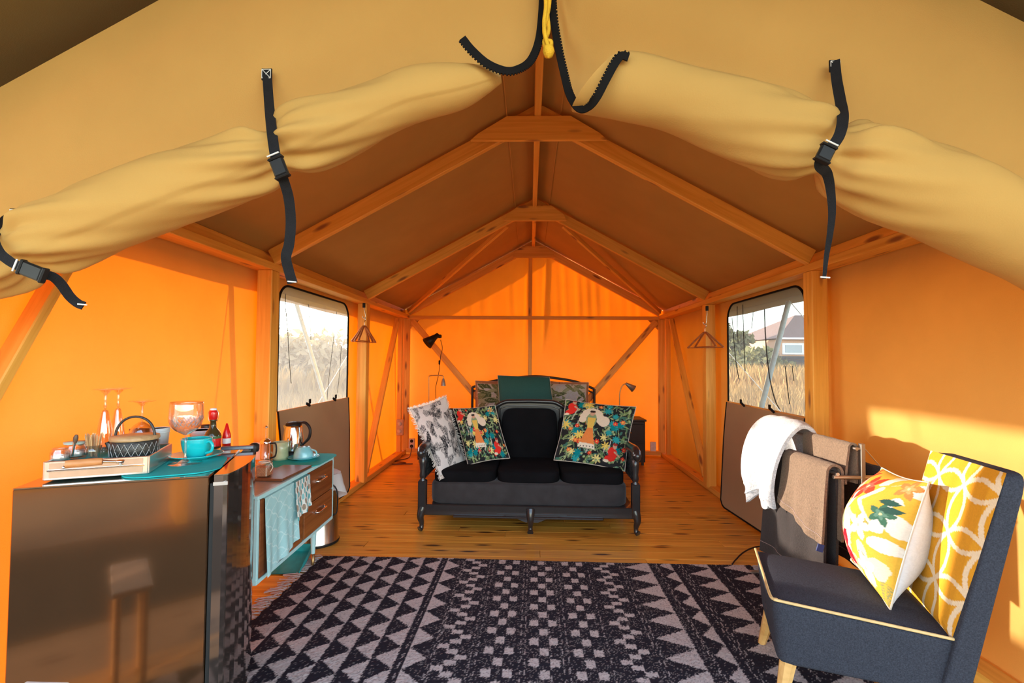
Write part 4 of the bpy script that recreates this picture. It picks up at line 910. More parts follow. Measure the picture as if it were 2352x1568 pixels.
mb=MB(); mb.prism(ol,FH-.035,Matrix.Translation((0,0,.035))); d=mb.build('door',M_FRD,FG,world=False)
for p in d.data.polygons: p.use_smooth=False
mb=MB(); mb.prism([(x+.002 if i>1 else x,y) for i,(x,y) in enumerate(ol)],.004,Matrix.Translation((0,0,FH-.002))); mb.build('door_top_cap',M_FRT,d,world=False)
for z in(FH-.03,.06): mb=MB(); mb.box((FL+.032,.001,z),(.045,.004,.012)); mb.build('trim_line',M_CHROME,d,world=False)
mb=MB(); mb.box((FL-.005,FW-.045,FH+.016),(.13,.024,.016),None,.003); mb.box((FL+.035,FW-.02,FH+.008),(.05,.03,.008)); hg=mb.build('hinge_cover',plain('hinge_grey',(.16,.18,.22),.3,.5),FG,world=False)
mb=MB(); mb.lathe([(.018,-.01),(.022,0),(.022,.02),(.012,.028),(0,.03)],18,(FL+.055,FW-.015,FH)); mb.build('hinge_knob',M_BLKPL,hg,world=False)
for x,y in((.04,.04),(FL-.04,.04),(.04,FW-.04),(FL-.04,FW-.04)): mb=MB(); mb.lathe([(.018,0),(.02,.018)],12,(x,y,0)); mb.build('foot',M_BLKPL,FG,world=False)
# ================================================================== things on the fridge
def sc_(p): return (RC.transposed()@(p-CAM)).z*-1/F                # metres per pixel at p
M_TEAL=plain('teal_glaze',(.01,.52,.56),.18,coat=.5,var=.05); M_TEALF=plain('teal_felt',(.0,.42,.42),.8,var=.06); M_ALU=plain('aluminium',(.70,.68,.64),.25,.9,var=.04)
M_BAMB=wood('bamboo',(.50,.28,.12),(.68,.42,.20),knots=False,rough=.4,sy=40); M_CAST=plain('cast_iron',(.06,.055,.05),.45,.5,bump=.4,bscale=120); M_PAPER=plain('white_paper',(.72,.78,.80),.6,var=.03)
M_TRAYW=plain('peach_tray_side',(.62,.36,.22),.4,var=.06)
# round-cornered placemat
def mat_(name,label,cen,lx,ly,rz,z,mtl,rad=.07,th=.004,cat='placemat'):
    ol=[]
    for (cx,cy,a0) in((lx/2-rad,ly/2-rad,0),(-lx/2+rad,ly/2-rad,math.pi/2),(-lx/2+rad,-ly/2+rad,math.pi),(lx/2-rad,-ly/2+rad,3*math.pi/2)):
        for k in range(7): a=a0+math.pi/2*k/6; ol.append((cx+rad*math.cos(a),cy+rad*math.sin(a)))
    mb=MB(); mb.prism(ol,th,Matrix.Translation((cen.x,cen.y,z))@Matrix.Rotation(rz,4,'Z')); return mb.build(name,mtl,label=label,cat=cat)
c=atz(425,1066,FH); mat_('placemat','teal placemat under the tray, teal cup and crystal glass on the fridge',fl_(.385,.20),.30,.34,frz+.10,FH+.001,M_TEALF,.09)
# tray
ta=atz(100,1108,FH); tb=atz(340,1091,FH); tx=(tb-ta); TLn=tx.length; trz=math.atan2(tx.y,tx.x); TW=.27; TH=.062
TR=thing('tray','silver metal serving tray with peach inlaid sides, crowded with cups and jars','tray',(ta.x,ta.y,FH+.006),trz); TM=WM[TR.name]
mb=MB(); mb.box((TLn/2,TW/2,.022),(TLn-.004,TW-.004,.044)); mb.build('tray_base',M_TEALF,TR,world=False)
for i,(cx,cy,lx,ly) in enumerate(((TLn/2,0,TLn,.008),(TLn/2,TW,TLn,.008),(0,TW/2,.008,TW),(TLn,TW/2,.008,TW))):
    mb=MB(); mb.box((cx,cy,TH/2),(lx,ly,TH),None,.002); sdp=mb.build('side_wall',M_ALU,TR,world=False)
    if i==0:
        for z in(.018,.046): q=MB(); q.box((cx,cy-.0045,z),(lx-.03,.003,.020)); q.build('inlay',M_TRAYW,sdp,world=False)
        q=MB(); q.box((cx,cy-.007,TH/2+.001),(lx-.02,.006,.005),None,.001); q.build('rail',M_CHROME,sdp,world=False)
        for x in(.055,TLn-.075): q=MB(); q.lathe([(0,-.006),(.005,-.003),(.006,0),(0,.006)],10,(x,-.012,TH-.02)); q.build('stud',M_CHROME,sdp,world=False)
def on_tray(px_,py_): p=atz(px_,py_,FH+.0505); return Vector((p.x,p.y,FH+.0505))
# teapot with bamboo lid
p=on_tray(309,1047); k=sc_(p); R=45*k
T=thing('teapot','cast-iron teapot with triangle relief, pale wooden lid and arched handle','teapot',p)
mb=MB(); mb.lathe([(R*.86,0),(R*.97,.006),(R,.03),(R*.98,.056),(R*.90,.062)],40,p,wob=lambda a,z:1+.02*math.sin(24*a)); T1=mb.build('body',M_CAST,T)
mb=MB()
for j,(z0,z1) in enumerate(((.008,.030),(.032,.054))):
    for i in range(22):
        a0=2*math.pi*i/22;a1=2*math.pi*(i+.5)/22;a2=2*math.pi*(i+1)/22; f=lambda a,z:p+Vector((R*1.02*math.cos(a),R*1.02*math.sin(a),z))
        mb.tube([f(a0,z0 if j else z1),f(a1,z1 if j else z0)],.0012,4,cap=False); mb.tube([f(a1,z1 if j else z0),f(a2,z0 if j else z1)],.0012,4,cap=False)
mb.build('relief_lines',plain('worn_metal',(.4,.38,.36),.4,.7),T1,kind='stuff')
mb=MB(); mb.lathe([(R*1.02,.062),(R*1.04,.066),(R*1.02,.076),(R*.5,.081),(0,.082)],40,p); mb.build('lid',M_BAMB,T)
e=Vector((1,.15,0)).normalized(); mb=MB(); mb.tube([p+e*(-R*math.cos(math.pi*t))*.93+Vector((0,0,.06+.085*math.sin(math.pi*t)**.8)) for t in[q/18 for q in range(19)]],.0045,10); mb.build('handle',M_CAST,T)
mb=MB(); mb.tube([p-e*R*.9+Vector((0,0,.02)),p-e*(R+.012)+Vector((0,0,.032)),p-e*(R+.022)+Vector((0,0,.052))],[.012,.009,.007],10); mb.build('spout',M_CAST,T)
# stemmed glasses
def stem_glass(label,base,H,rb,rf,kind,inv=False,name='wine_glass',cat='wine glass',group=None):
    t=.0016
    if kind=='wine': zb=.46; prof_o=[(0,zb),(.010,zb+.01),(rb*.70,zb+.10),(rb*.93,zb+.21),(rb,zb+.33),(rb*.97,zb+.54)]
    else: zb=.32; prof_o=[(0,zb),(.009,zb+.02),(rb*.55,zb+.10),(rb*.80,zb+.25),(rb*.98,zb+.45),(rb,zb+.68)]
    o=[(r,z*H) for r,z in prof_o]; inn=[(max(0,r-t),z*H+(t if i==0 else 0)) for i,(r,z) in enumerate(prof_o)]
    stem=[(rf,0),(rf,.002),(rf*.5,.006),(.006,.02),(.0042,H*.12),(.004,H*zb*.7),(.0055,H*zb*.9)]
    q=lambda L:spline([(a,0,b) for a,b in L],5)
    outer=stem+[(v.x,v.z) for v in q(o)[1:]]; inner=[(v.x,v.z) for v in q(inn)]; full=[(0,0)]+outer+[(r,z) for r,z in reversed(inner)]
    full=[(max(0,r),z) for r,z in full]
    root=thing(name,label,cat,base,group=group); M_=Matrix.Translation(base)
    if inv: M_=Matrix.Translation(base+Vector((0,0,H)))@Matrix.Rotation(math.pi,4,'X')
    nb=len(stem)+1
    mb=MB(); w_=(lambda a,z:1+.03*abs(math.cos(9*a))*(1 if H*.5<z<H*.78 else 0)) if kind=='wine' and not inv else None
    mb.lathe([(0,0)]+stem+[(0,H*zb*.93)],40,M=M_); mb.build('foot_and_stem',M_GLASS,root)
    bw=[(0,H*zb*.92),(.0058,H*zb*.92)]+[(v.x,v.z) for v in q(o)[1:]]+[(r,z) for r,z in reversed(inner)]
    mb=MB(); mb.lathe([(max(0,r),z) for r,z in bw],48,M=M_,wob=w_); mb.build('bowl',M_GLASS,root)
    return root
p=atz(425,1064,FH+.005); p.z=FH+.0055; k=sc_(p); g=stem_glass('cut crystal wine glass standing upright in front of the teal cup','x' and p,(1066-928)*k*1.02,34*k,33*k,'wine')
# cut facets of the crystal bowl
mb=MB(); H_g=(1066-928)*k*1.02
for i in range(16):
    for sg in(-1,1):
        a=2*math.pi*i/16; f=lambda t:p+Vector((34*k*(.60+.36*t)*1.01*math.cos(a+sg*.5*t),34*k*(.60+.36*t)*1.01*math.sin(a+sg*.5*t),H_g*(.60+.16*t)))
        mb.tube([f(0),f(.5),f(1)],.0011,4,cap=False)
mb.build('cut_facets',plain('crystal_cut',(.75,.72,.72),.1,.6),g,kind='stuff')
def inv_glass(label,px_,foot_y,base_y,kind,rb,rf,name,cat,dy=0,group=None):
    p=on_tray(px_,base_y); k=sc_(p); H=(base_y-foot_y)*k; return stem_glass(label,p,H,rb*k,rf*k,kind,True,name,cat,group)
inv_glass('champagne flute upside down on the tray, the one nearer the wooden stirrers',238,893,1040,'flute',15,24,'champagne_flute','champagne flute')
inv_glass('champagne flute upside down on the tray, the one nearer the teapot',268,891,1032,'flute',14,26,'champagne_flute','champagne flute')
inv_glass('stemmed wine glass upside down behind the arched teapot handle',324,920,1024,'wine',24,26,'wine_glass','wine glass')
# metal bead bands of the flutes
# jars, stirrers, spoon
def jar(label,px_,py_,hp,wp,lid=None,name='glass_jar',fill=None):
    p=on_tray(px_,py_); k=sc_(p); r=wp/2*k; h=hp*k; root=thing(name,label,'jar',p); mb=MB()
    mb.lathe([(0,0),(r*.95,0),(r,.006),(r,h*.72),(r*.8,h*.85),(r*.85,h),(r*.78,h),(r*.72,h*.85),(r*.93,h*.70),(r*.93,.01),(0,.008)],28,p); mb.build('body',M_GLASS,root)
    if fill: mb=MB(); mb.lathe([(0,.009),(r*.9,.010),(r*.9,h*.5),(0,h*.52)],20,p); mb.build('contents',fill,root)
    if lid: mb=MB(); mb.lathe([(r*.9,h*.98),(r*.92,h*1.12),(0,h*1.14)],24,p); mb.build('lid',lid,root)
    return root
M_SUG=plain('sugar_cubes',(.75,.70,.64),.8,bump=.5); M_GRN=plain('pale_green_lid',(.42,.55,.48),.5)
jar('squat glass sugar jar with pale green lid behind the spoon',171,1052,34,44,M_GRN,fill=M_SUG); jar('low open glass jar at the tray end farthest from the teapot',137,1062,34,36,None,fill=M_SUG); jar('small glass jar between the sugar jar and the stirrers',196,1046,26,30,M_GRN)
p=on_tray(166,1056); k=sc_(p); r=thing('spoon','dark-handled spoon standing up in the low jar','spoon',p); mb=MB(); b0=p+Vector((.0,.0,.014)); 
mb.tube([b0,at(170,1022,p.y),at(173,1008,p.y)],[.003,.004,.006],8); mb.build('shaft',M_STEEL,r); mb=MB(); mb.tube(spline([at(172,1018,p.y),at(174,1006,p.y),at(176,998,p.y)],4),[.004+.0035*math.sin(math.pi*i/8) for i in range(9)],10); mb.build('handle',plain('dark_wood_handle',(.12,.07,.04),.5),r)
p=on_tray(214,1052); k=sc_(p); G=thing('stirrer_glass','clear tumbler packed with thin wooden stirrer sticks','tumbler',p); r=12*k; mb=MB(); mb.lathe([(0,0),(r,0),(r*1.3,30*k),(r*1.2,30*k),(r*.92,.006),(0,.005)],28,p); mb.build('body',M_GLASS,G)
for i in range(34):
    a=random.uniform(0,6.28); q=math.sqrt(random.random()); b0=p+Vector((r*.75*q*math.cos(a),r*.75*q*math.sin(a),.008)); t0=p+Vector((r*1.55*q*math.cos(a),r*1.55*q*math.sin(a),random.uniform(50,57)*k))
    mb=MB(); mb.beam(b0,t0,.0035,.0016,bev=0); st=mb.build('stick',M_BAMB,G)
# scoop with wooden handle lying on the tray rim
z=FH+.006+TH+.010; p0=atz(150,1066,z); p1=atz(236,1059,z); r=thing('scoop','metal scoop with a turned orange-brown wooden handle lying across the tray rim','scoop',(p0+p1)/2)
q=spline([p0,p0.lerp(p1,.06),p0.lerp(p1,.5),p0.lerp(p1,.94),p1],5); mb=MB(); mb.tube(q,[interp(i/(len(q)-1),[0,.04,.5,.96,1],[.006,.0115,.0125,.010,.006]) for i in range(len(q))],16); mb.build('handle',wood('orange_handle',(.45,.17,.05),(.60,.27,.10),knots=False),r)
mb=MB(); p2=atz(276,1060,z-.004); mb.tube([p1,p1.lerp(p2,.5),p2],[.005,.004,.004],10); mb.lathe([(0,-.006),(.010,-.003),(.012,.004),(.010,.005),(0,0)],16,p2+Vector((.0,0,0))); mb.build('steel_end',M_STEEL,r)
# cups
def paper_cup(label,px_,py_,hp,wt,wb,z=FH):
    p=atz(px_,py_,z+.0135); p.z=z+.0135 if z>FH-.001 else z; k=sc_(p); h=hp*k; a=wb/2*k; b=wt/2*k; root=thing('paper_cup',label,'cup',p); mb=MB(); mb.lathe([(0,0),(a,0),(b*.96,h*.86),(b,h*.87),(b*.99,h*.97)],36,p); mb.lathe([(b*.99,h*.97),(b*1.04,h*.985),(b*.99,h),(b*.95,h*.98),(a*.92,.004),(0,.003)],36,p); mb.build('cup_wall',M_PAPER,root)
    mb=MB(); mb.tube([p+Vector((b*.985*math.cos(t),b*.985*math.sin(t),h*.82)) for t in[2*math.pi*i/30 for i in range(30)]],.0012,6,closed=True); mb.build('ridge',M_PAPER,root); return root
paper_cup('pale blue-white paper cup just behind the teapot',366,1038,56,38,30); paper_cup('pale paper cup half hidden behind the teal coffee cup',462,1018,38,48,40,FH-.0125)
def cup(name,label,p,rp,hp,inv=False,hdir=0.0,mtl=M_TEAL):
    k=sc_(p); r=rp*k;h=hp*k; root=thing(name,label,'cup',p); M_=Matrix.Translation(p) if not inv else Matrix.Translation(p+Vector((0,0,h)))@Matrix.Rotation(math.pi,4,'X')
    pr=spline([(r*.55,0,0),(r*.62,0,h*.04),(r*.86,0,h*.35),(r*.97,0,h*.7),(r,0,h)],5); pi_=[(v.x*.93,max(v.z,h*.06)) for v in reversed(pr)]
    mb=MB(); mb.lathe([(0,0)]+[(v.x,v.z) for v in pr]+pi_+[(0,h*.06)],40,M=M_); mb.build('cup_body',mtl,root)
    L=[Vector((r*.93,0,h*.80)),Vector((r*1.25,0,h*.86)),Vector((r*1.50,0,h*.66)),Vector((r*1.38,0,h*.36)),Vector((r*.90,0,h*.24))]
    mb=MB(); mb.tube([M_@(Matrix.Rotation(hdir,3,'Z')@q) for q in spline(L,6)],.0055,10); mb.build('handle',mtl,root); return root
def saucer(label,p,rp,mtl=M_TEAL):
    k=sc_(p); r=rp*k; mb=MB(); mb.lathe([(0,0),(r*.5,0),(r*.55,.004),(r*.98,.017),(r,.020),(r*.97,.020),(r*.55,.008),(0,.006)],44,p); return mb.build('saucer',mtl,label=label,cat='saucer')
p=atz(451,1052,FH+.006); p.z=FH+.0055; saucer('teal saucer under the teal coffee cup on the fridge',p,54); p2=p+Vector((0,0,.0065)); cup('coffee_cup','teal coffee cup on its saucer beside the crystal glass',p2,31,43,hdir=-.25)
# bottles behind
M_RED=plain('red_plastic',(.70,.01,.01),.25,coat=.4); M_OLV=plain('dark_bottle_glass',(.05,.04,.015),.12,coat=.5); M_LBL=plain('bottle_label_green',(.06,.16,.05),.6)
p=atz(488,1030,FH); p.z=FH+.0005; k=sc_(p); B=thing('swing_top_bottle','dark swing-top bottle with a red stopper behind the teal cup','bottle',p)
mb=MB(); mb.lathe([(0,0),(15*k,0),(17*k,3*k),(17*k,30*k),(14*k,38*k),(7*k,48*k),(6*k,62*k),(7.5*k,64*k),(7*k,68*k),(0,68*k)],28,p); b_=mb.build('glass_body',M_OLV,B)
mb=MB(); mb.lathe([(17.3*k,6*k),(17.3*k,24*k)],28,p); mb.build('label_band',M_RED,b_); mb=MB(); mb.lathe([(17.2*k,24*k),(17.2*k,29*k)],28,p); mb.build('label_edge',M_LBL,b_)
mb=MB(); mb.lathe([(7*k,66*k),(8.5*k,70*k),(9*k,82*k),(7.5*k,88*k),(0,89*k)],20,p); st_=mb.build('red_stopper',M_RED,B); mb=MB(); mb.lathe([(7*k,88*k),(7*k,92*k),(0,93*k)],16,p); mb.build('ceramic_top',M_WH,st_)
for s in(-1,1): mb=MB(); mb.tube(spline([p+Vector((s*4*k,0,90*k)),p+Vector((s*11*k,0,84*k)),p+Vector((s*12*k,0,72*k)),p+Vector((s*9*k,0,62*k))],4),.0012,6); mb.build('wire_bail',M_STEEL,st_)
p=atz(508,1028,FH); p.z=FH+.0005; p=p+Vector((.005,.03,0)); B=thing('sauce_bottle','small red cone-topped bottle with a white label beside the swing-top bottle','bottle',p); mb=MB(); mb.lathe([(0,0),(9*k,0),(9*k,24*k),(8*k,30*k),(2*k,54*k),(0,55*k)],20,p); b_=mb.build('red_body',M_RED,B); mb=MB(); mb.lathe([(9.2*k,8*k),(9.2*k,20*k)],20,p); mb.build('white_label',M_WH,b_)
p=on_tray(320,1014); k=sc_(p); B=thing('small_box','small brown cardboard box with a dark round mark behind the teapot','box',p); mb=MB(); mb.box(p+Vector((0,0,15*k)),(38*k,.03,30*k),None,.001); b_=mb.build('carton',plain('brown_card',(.20,.08,.05),.8),B); mb=MB(); mb.lathe([(0,0),(7*k,.0),(7*k,.001),(0,.001)],20,M=Matrix.Translation(p+Vector((0,-.0155,17*k)))@Matrix.Rotation(math.pi/2,4,'X')); mb.build('round_mark',M_BLKPL,b_)
p=atz(472,1008,FH); p.z=FH+.0005; k=sc_(p); mb=MB(); mb.lathe([(0,0),(9*k,0),(10*k,2*k),(10*k,30*k),(9*k,33*k),(0,33*k)],24,p); B=mb.build('spice_tin',plain('dark_tin',(.05,.045,.045),.4,.5),label='small black-lidded tin behind the pale paper cup',cat='tin')
# ================================================================== dresser
M_AQUA=plain('aqua_paint',(.46,.74,.76),.4,var=.04); M_WAL=wood('walnut_veneer',(.17,.045,.012),(.30,.095,.028),knots=False,rough=.3,sx=.8,sy=30,perobj=.08,coat=.3)
DH=.68; da=atz(593,1140,DH); db=atz(767,1047,DH); dx_=db-da; DL=dx_.length; drz=math.atan2(dx_.y,dx_.x); DD=.36
DR=thing('dresser','aqua painted mid-century dresser with walnut drawers and tapered legs','dresser',(da.x,da.y,0),drz); DM=WM[DR.name]; Z0=.262
def dbx(name,c,d,mtl,par=DR,bev=.002): mb=MB(); mb.box(c,d,None,bev); return mb.build(name,mtl,par,world=False)
dbx('top_board',(DL/2,DD/2,DH-.010),(DL,DD,.020),M_AQUA); dbx('top_edge_inlay',(DL/2,DD/2,DH-.001),(DL-.03,DD-.03,.0035),plain('grey_worn_top',(.30,.31,.29),.35,var=.1))
dbx('bottom_board',(DL/2,DD/2,Z0+.010),(DL,DD,.020),M_AQUA); dbx('side_board',(.009,DD/2,(DH+Z0)/2),(.018,DD,DH-Z0-.04),M_AQUA); dbx('side_board',(DL-.009,DD/2,(DH+Z0)/2),(.018,DD,DH-Z0-.04),M_AQUA)
dbx('back_board',(DL/2,DD-.006,(DH+Z0)/2),(DL-.04,.010,DH-Z0-.04),M_AQUA); xm=DL*.52; dbx('divider',(xm,DD/2-.003,(DH+Z0)/2),(.016,DD-.02,DH-Z0-.04),M_AQUA)
hz_=(DH-Z0-.04)
dd=dbx('cabinet_door',((xm+.018)/2,.008,(DH+Z0)/2),(xm-.034,.016,hz_-.006),M_WAL)
for i in(0,1):
    zc_=Z0+.020+hz_*(.25+.5*i); dw=dbx('drawer',((xm+DL-.0)/2,.008,zc_),(DL-xm-.036,.016,hz_/2-.006),M_WAL); xc=(xm+DL)/2; mb=MB()
    mb.tube(spline([(xc-.065,.0,zc_+.02),(xc-.06,-.018,zc_+.018),(xc-.03,-.024,zc_+.018),(xc+.03,-.024,zc_+.018),(xc+.06,-.018,zc_+.018),(xc+.065,0,zc_+.02)],5),.0075,8)
    for q in(-.065,.065): mb.box((xc+q,-.004,zc_+.02),(.022,.010,.020),None,.002)
    mb.build('pull_handle',M_CHROME,dw,world=False)
for x in(.07,DL-.13):
    for y in(.075,DD-.06):
        mb=MB(); mb.lathe([(.012,.08),(.021,Z0)],16,(x,y,0)); lg=mb.build('leg',M_AQUA,DR,world=False); mb=MB(); mb.lathe([(.008,0),(.009,.004),(.0125,.082),(0,.083)],16,(x,y,0)); mb.build('brass_ferrule',plain('brass_dull',(.45,.28,.12),.3,.9),lg,world=False)
# tea towels over the dresser front
def tea_towel(label,x0,x1,z0,z1,img,skew=0,off=.0):
    n=90; root=thing('tea_towel',label,'tea towel',DM@Vector(((x0+x1)/2,-.02,z0))); WM[root.name]=DM.copy(); root.matrix_world=DM
    mb=MB()
    def f(u,v):
        z=lerp(z1,z0+skew*u,v); x=lerp(x0,x1,u)+.012*v*math.sin(u*3); y=-.010-off-.012*v-.008*math.sin(u*11+v*1.5)*v-.004*math.sin(u*27)*v
        return (x,y,z)
    mb.grid(f,n,n); I=np.clip((np.linspace(0,1,n+1)*(img.shape[0]-1)).astype(int),0,img.shape[0]-1); mb.col=img[np.ix_(I,I)].reshape(-1,3); mb.build('cloth',vcol('tea_cotton',.9,.3,350),root,world=False)
    mb=MB(); mb.grid(lambda u,v:(lerp(x0,x1,u),lerp(-.010-off,.06,v),z1+.004*math.sin(math.pi*v)+( .0 if v>.02 else 0)),30,4); mb.col=np.tile(img[0,0],(len(mb.v),1)); mb.build('folded_top',vcol('tea_cotton',.9,.3,350),root,world=False)
    return root
yy,xx=np.mgrid[0:180,0:180]/180.
w1=np.abs(((xx*3+yy*4.5)+.06*np.sin(yy*40))%1-.5)<.035; w2=np.abs(((xx*3-yy*4.5)+.06*np.sin(xx*40))%1-.5)<.035; im=np.ones((180,180,3))*np.array([.38,.64,.66]); im[w1|w2]=(.56,.76,.76)
tea_towel('long pale aqua tea towel with a faint diamond pattern on the dresser door',.045,.40,Z0+.018,DH-.022,im,skew=.055)
im=np.ones((180,180,3))*np.array([.72,.71,.66]); 
for r_ in range(7):
    for q in range(6):
        cx=(q+.5*(r_%2))/5.5; cy=(r_+.4)/6.6; cl=[(.12,.38,.40),(.30,.22,.16),(.25,.50,.52)][(r_+q)%3]; d_=((xx-cx)/.05)**2+((yy-cy)/.085)**2; im[d_<1]=cl
tea_towel('small white tea towel with a teal leaf print beside the long one',.34,.53,DH-.23,DH-.021,im,off=.010,skew=.03)
# ================================================================== on the dresser
def on_d(px_,py_): p=atz(px_,py_,DH+.001); p.z=DH+.0012; return p
c=on_d(690,1058); mat_('placemat','teal placemat under the kettle and upturned cup on the dresser',c+Vector((0,.02,0)),.34,.42,drz-math.pi/2,DH+.001,M_TEALF,.08)
c=on_d(640,1090); mb=MB(); mb.box((c.x+.015,c.y+.02,DH+.009),(.17,.34,.014),Matrix.Identity(4),.002); TW_=mb.build('wooden_tray',plain('dark_board',(.16,.06,.025),.35),label='thin dark wooden board under the sugar jar at the dresser edge',cat='board')
p=on_d(673,1048); p.z=DH+.0055; k=sc_(p); KT=thing('kettle','polished steel electric kettle with a black lid and handle','kettle',p); R=23*k; H=76*k
mb=MB(); mb.lathe([(0,0),(R*1.02,0),(R*1.05,4*k),(R*1.0,14*k),(0,14*k)],32,p); mb.build('power_base',M_BLKPL,KT)
mb=MB(); mb.lathe([(R*.98,14*k),(R*1.02,18*k),(R*.92,40*k),(R*.80,66*k),(R*.74,70*k),(0,70*k)],40,p); mb.build('steel_body',M_CHROME,KT)
mb=MB(); mb.lathe([(R*.76,70*k),(R*.72,75*k),(R*.3,78*k),(0,79*k)],28,p); mb.tube([p+Vector((-R*.6,0,74*k)),p+Vector((R*1.0,.0,77*k))],[.010,.008],8); mb.build('lid',M_BLKPL,KT)
mb=MB(); hx_=Vector((1,-.1,0)).normalized(); mb.tube(spline([p+hx_*R*.5+Vector((0,0,76*k)),p+hx_*R*1.25+Vector((0,0,76*k)),p+hx_*R*1.75+Vector((0,0,62*k)),p+hx_*R*1.65+Vector((0,0,42*k)),p+hx_*R*1.0+Vector((0,0,26*k))],6),[.007]*4+[.0095]*17+[.008]*4,12); mb.build('handle',M_BLKPL,KT)
mb=MB(); sx_=-hx_; mb.add([p+sx_*R*.7+Vector((0,.012,70*k)),p+sx_*R*.7+Vector((0,-.012,70*k)),p+sx_*R*1.15+Vector((0,0,69*k)),p+sx_*R*.82+Vector((0,0,52*k))],[(0,1,2),(0,2,3),(1,3,2),(0,3,1)]); mb.build('spout',M_CHROME,KT)
p=on_d(644,1056); p.z=DH+.0055; k=sc_(p); R=16*k; H=40*k; MG=thing('mug','pale green ceramic jug mug beside the kettle','mug',p); M_PG=plain('pale_green_glaze',(.42,.50,.30),.3,coat=.3)
mb=MB(); mb.lathe([(0,0),(R*1.02,0),(R*1.08,5*k),(R*.98,24*k),(R*1.05,H),(R*.97,H),(R*.9,24*k),(R*.95,.006),(0,.006)],36,p); mb.build('body',M_PG,MG); mb=MB(); mb.tube(spline([p+Vector((-R*.9,0,H*.86)),p+Vector((-R*1.5,0,H*.84)),p+Vector((-R*1.7,0,H*.55)),p+Vector((-R*1.0,0,H*.25))],6),.005,8); mb.build('handle',M_PG,MG)
p=on_d(609,1060); k=sc_(p); FP=thing('french_press','steel and glass coffee press with its plunger pulled up','coffee press',p); R=11*k
mb=MB(); mb.lathe([(0,0),(R*1.1,0),(R*1.1,5*k),(R,6*k),(0,6*k)],28,p); mb.build('base_ring',M_STEEL,FP); mb=MB(); mb.lathe([(R*.95,6*k),(R*.95,44*k),(R*.85,44*k),(R*.85,7*k)],28,p); mb.build('beaker',M_GLASS,FP)
mb=MB(); mb.lathe([(R*1.05,42*k),(R*1.08,48*k),(R*.4,53*k),(0,54*k)],28,p); lid=mb.build('lid',M_CHROME,FP); mb=MB(); mb.tube([p+Vector((0,0,50*k)),p+Vector((0,0,76*k))],.0016,6); mb.lathe([(0,76*k),(5*k,78*k),(5*k,80*k),(0,83*k)],14,p); mb.build('plunger_knob',M_CHROME,lid)
for s in(-1,1): mb=MB(); mb.box(p+Vector((s*R*.98,0,26*k)),(.003,.012,40*k)); mb.build('frame_strip',M_STEEL,FP)
mb=MB(); mb.tube(spline([p+Vector((R,.0,42*k)),p+Vector((R*2.0,.01,40*k)),p+Vector((R*2.0,.01,14*k)),p+Vector((R,.0,8*k))],5),.005,8); mb.build('handle',M_BLKPL,FP)
p=on_d(606,1100); p.z=DH+.0175; k=sc_(p); JR=thing('glass_jar','square glass jar of brown sugar tied with string at the dresser edge','jar',p); w_=27*k; mb=MB(); mb.box(p+Vector((0,0,w_*.58)),(w_,w_,w_*1.15),None,.005); mb.build('body',M_GLASS,JR)
mb=MB(); mb.box(p+Vector((0,0,w_*.42)),(w_*.88,w_*.88,w_*.78),None,.004); mb.build('contents',plain('brown_sugar',(.45,.26,.14),.9,var=.4,scale=150,bump=.5),JR); mb=MB(); mb.tube([p+Vector((w_*.45*math.cos(t),w_*.45*math.sin(t),w_*1.2)) for t in[2*math.pi*i/20 for i in range(20)]],.003,6,closed=True); mb.tube(spline([p+Vector((w_*.5,0,w_*1.15)),p+Vector((w_*.75,0,w_*.8)),p+Vector((w_*.62,-.01,w_*.4))],4),.0022,6); mb.build('string',plain('jute',(.7,.62,.5),.9),JR)
p=on_d(697,1056); p.z=DH+.0055; saucer('teal saucer on the dresser placemat, an upturned cup on it',p,34,plain('aqua_glaze',(.10,.50,.55),.2,coat=.5)); cup('coffee_cup','pale blue cup turned upside down on a saucer beside the kettle',p+Vector((0,0,.009)),22,26,inv=True,hdir=.15,mtl=plain('pale_blue_glaze',(.22,.60,.68),.25,coat=.5,var=.08))
p=on_d(584,1060); k=sc_(p); mb=MB(); mb.box(p+Vector((0,.06,20*k)),(34*k,.003,40*k),None,0); mb.build('info_card',M_WH,label='plain white card propped up behind the coffee press',cat='card')
# bin, dustpan
p=Vector((-1.60,3.47,0)); BN=thing('pedal_bin','round steel pedal bin behind the dresser, white bag hanging out','bin',p); mb=MB(); mb.lathe([(0,0),(.150,0),(.152,.02),(.146,.03),(.142,.45),(.146,.46),(.138,.46),(.136,.03),(0,.03)],40,p); mb.build('drum',M_STEEL,BN)
mb=MB(); mb.lathe([(.151,.0),(.155,.010),(.151,.022)],40,p); mb.build('foot_ring',M_BLKPL,BN)
mb=MB()
def bag(u,v):
    a=2*math.pi*u; r=.150+.018*math.sin(a*7)*v+.02*math.sin(a*3+1)*v; z=.50-.17*v*(1+.35*math.sin(a*2-.6)); return p+Vector((r*math.cos(a)*(1+.1*v),r*math.sin(a)*(1+.1*v),z+.02*math.sin(math.pi*min(1,v*2))))
mb.grid(bag,70,10); mb.lathe([(.150,.50),(.09,.53),(.0,.50)],30,p,wob=lambda a,z:1+.05*math.sin(6*a)); mb.build('bin_bag',cloth('white_bag_film',(.78,.76,.76),(.8,.78,.76),.3),BN)
mb=MB(); mb.tube(spline([p+Vector((.10,-.10,.47)),p+Vector((.17,-.08,.40)),p+Vector((.175,-.08,.25)),p+Vector((.15,-.09,.22))],5),.005,8); mb.build('carry_handle',M_BLKPL,BN)
c=atz(657,1312,0); DP=thing('dustpan','teal plastic dustpan on the floor under the dresser','dustpan',(c.x-.03,c.y+.06,0),.1); M_TP=plain('teal_plastic',(.01,.34,.36),.4)
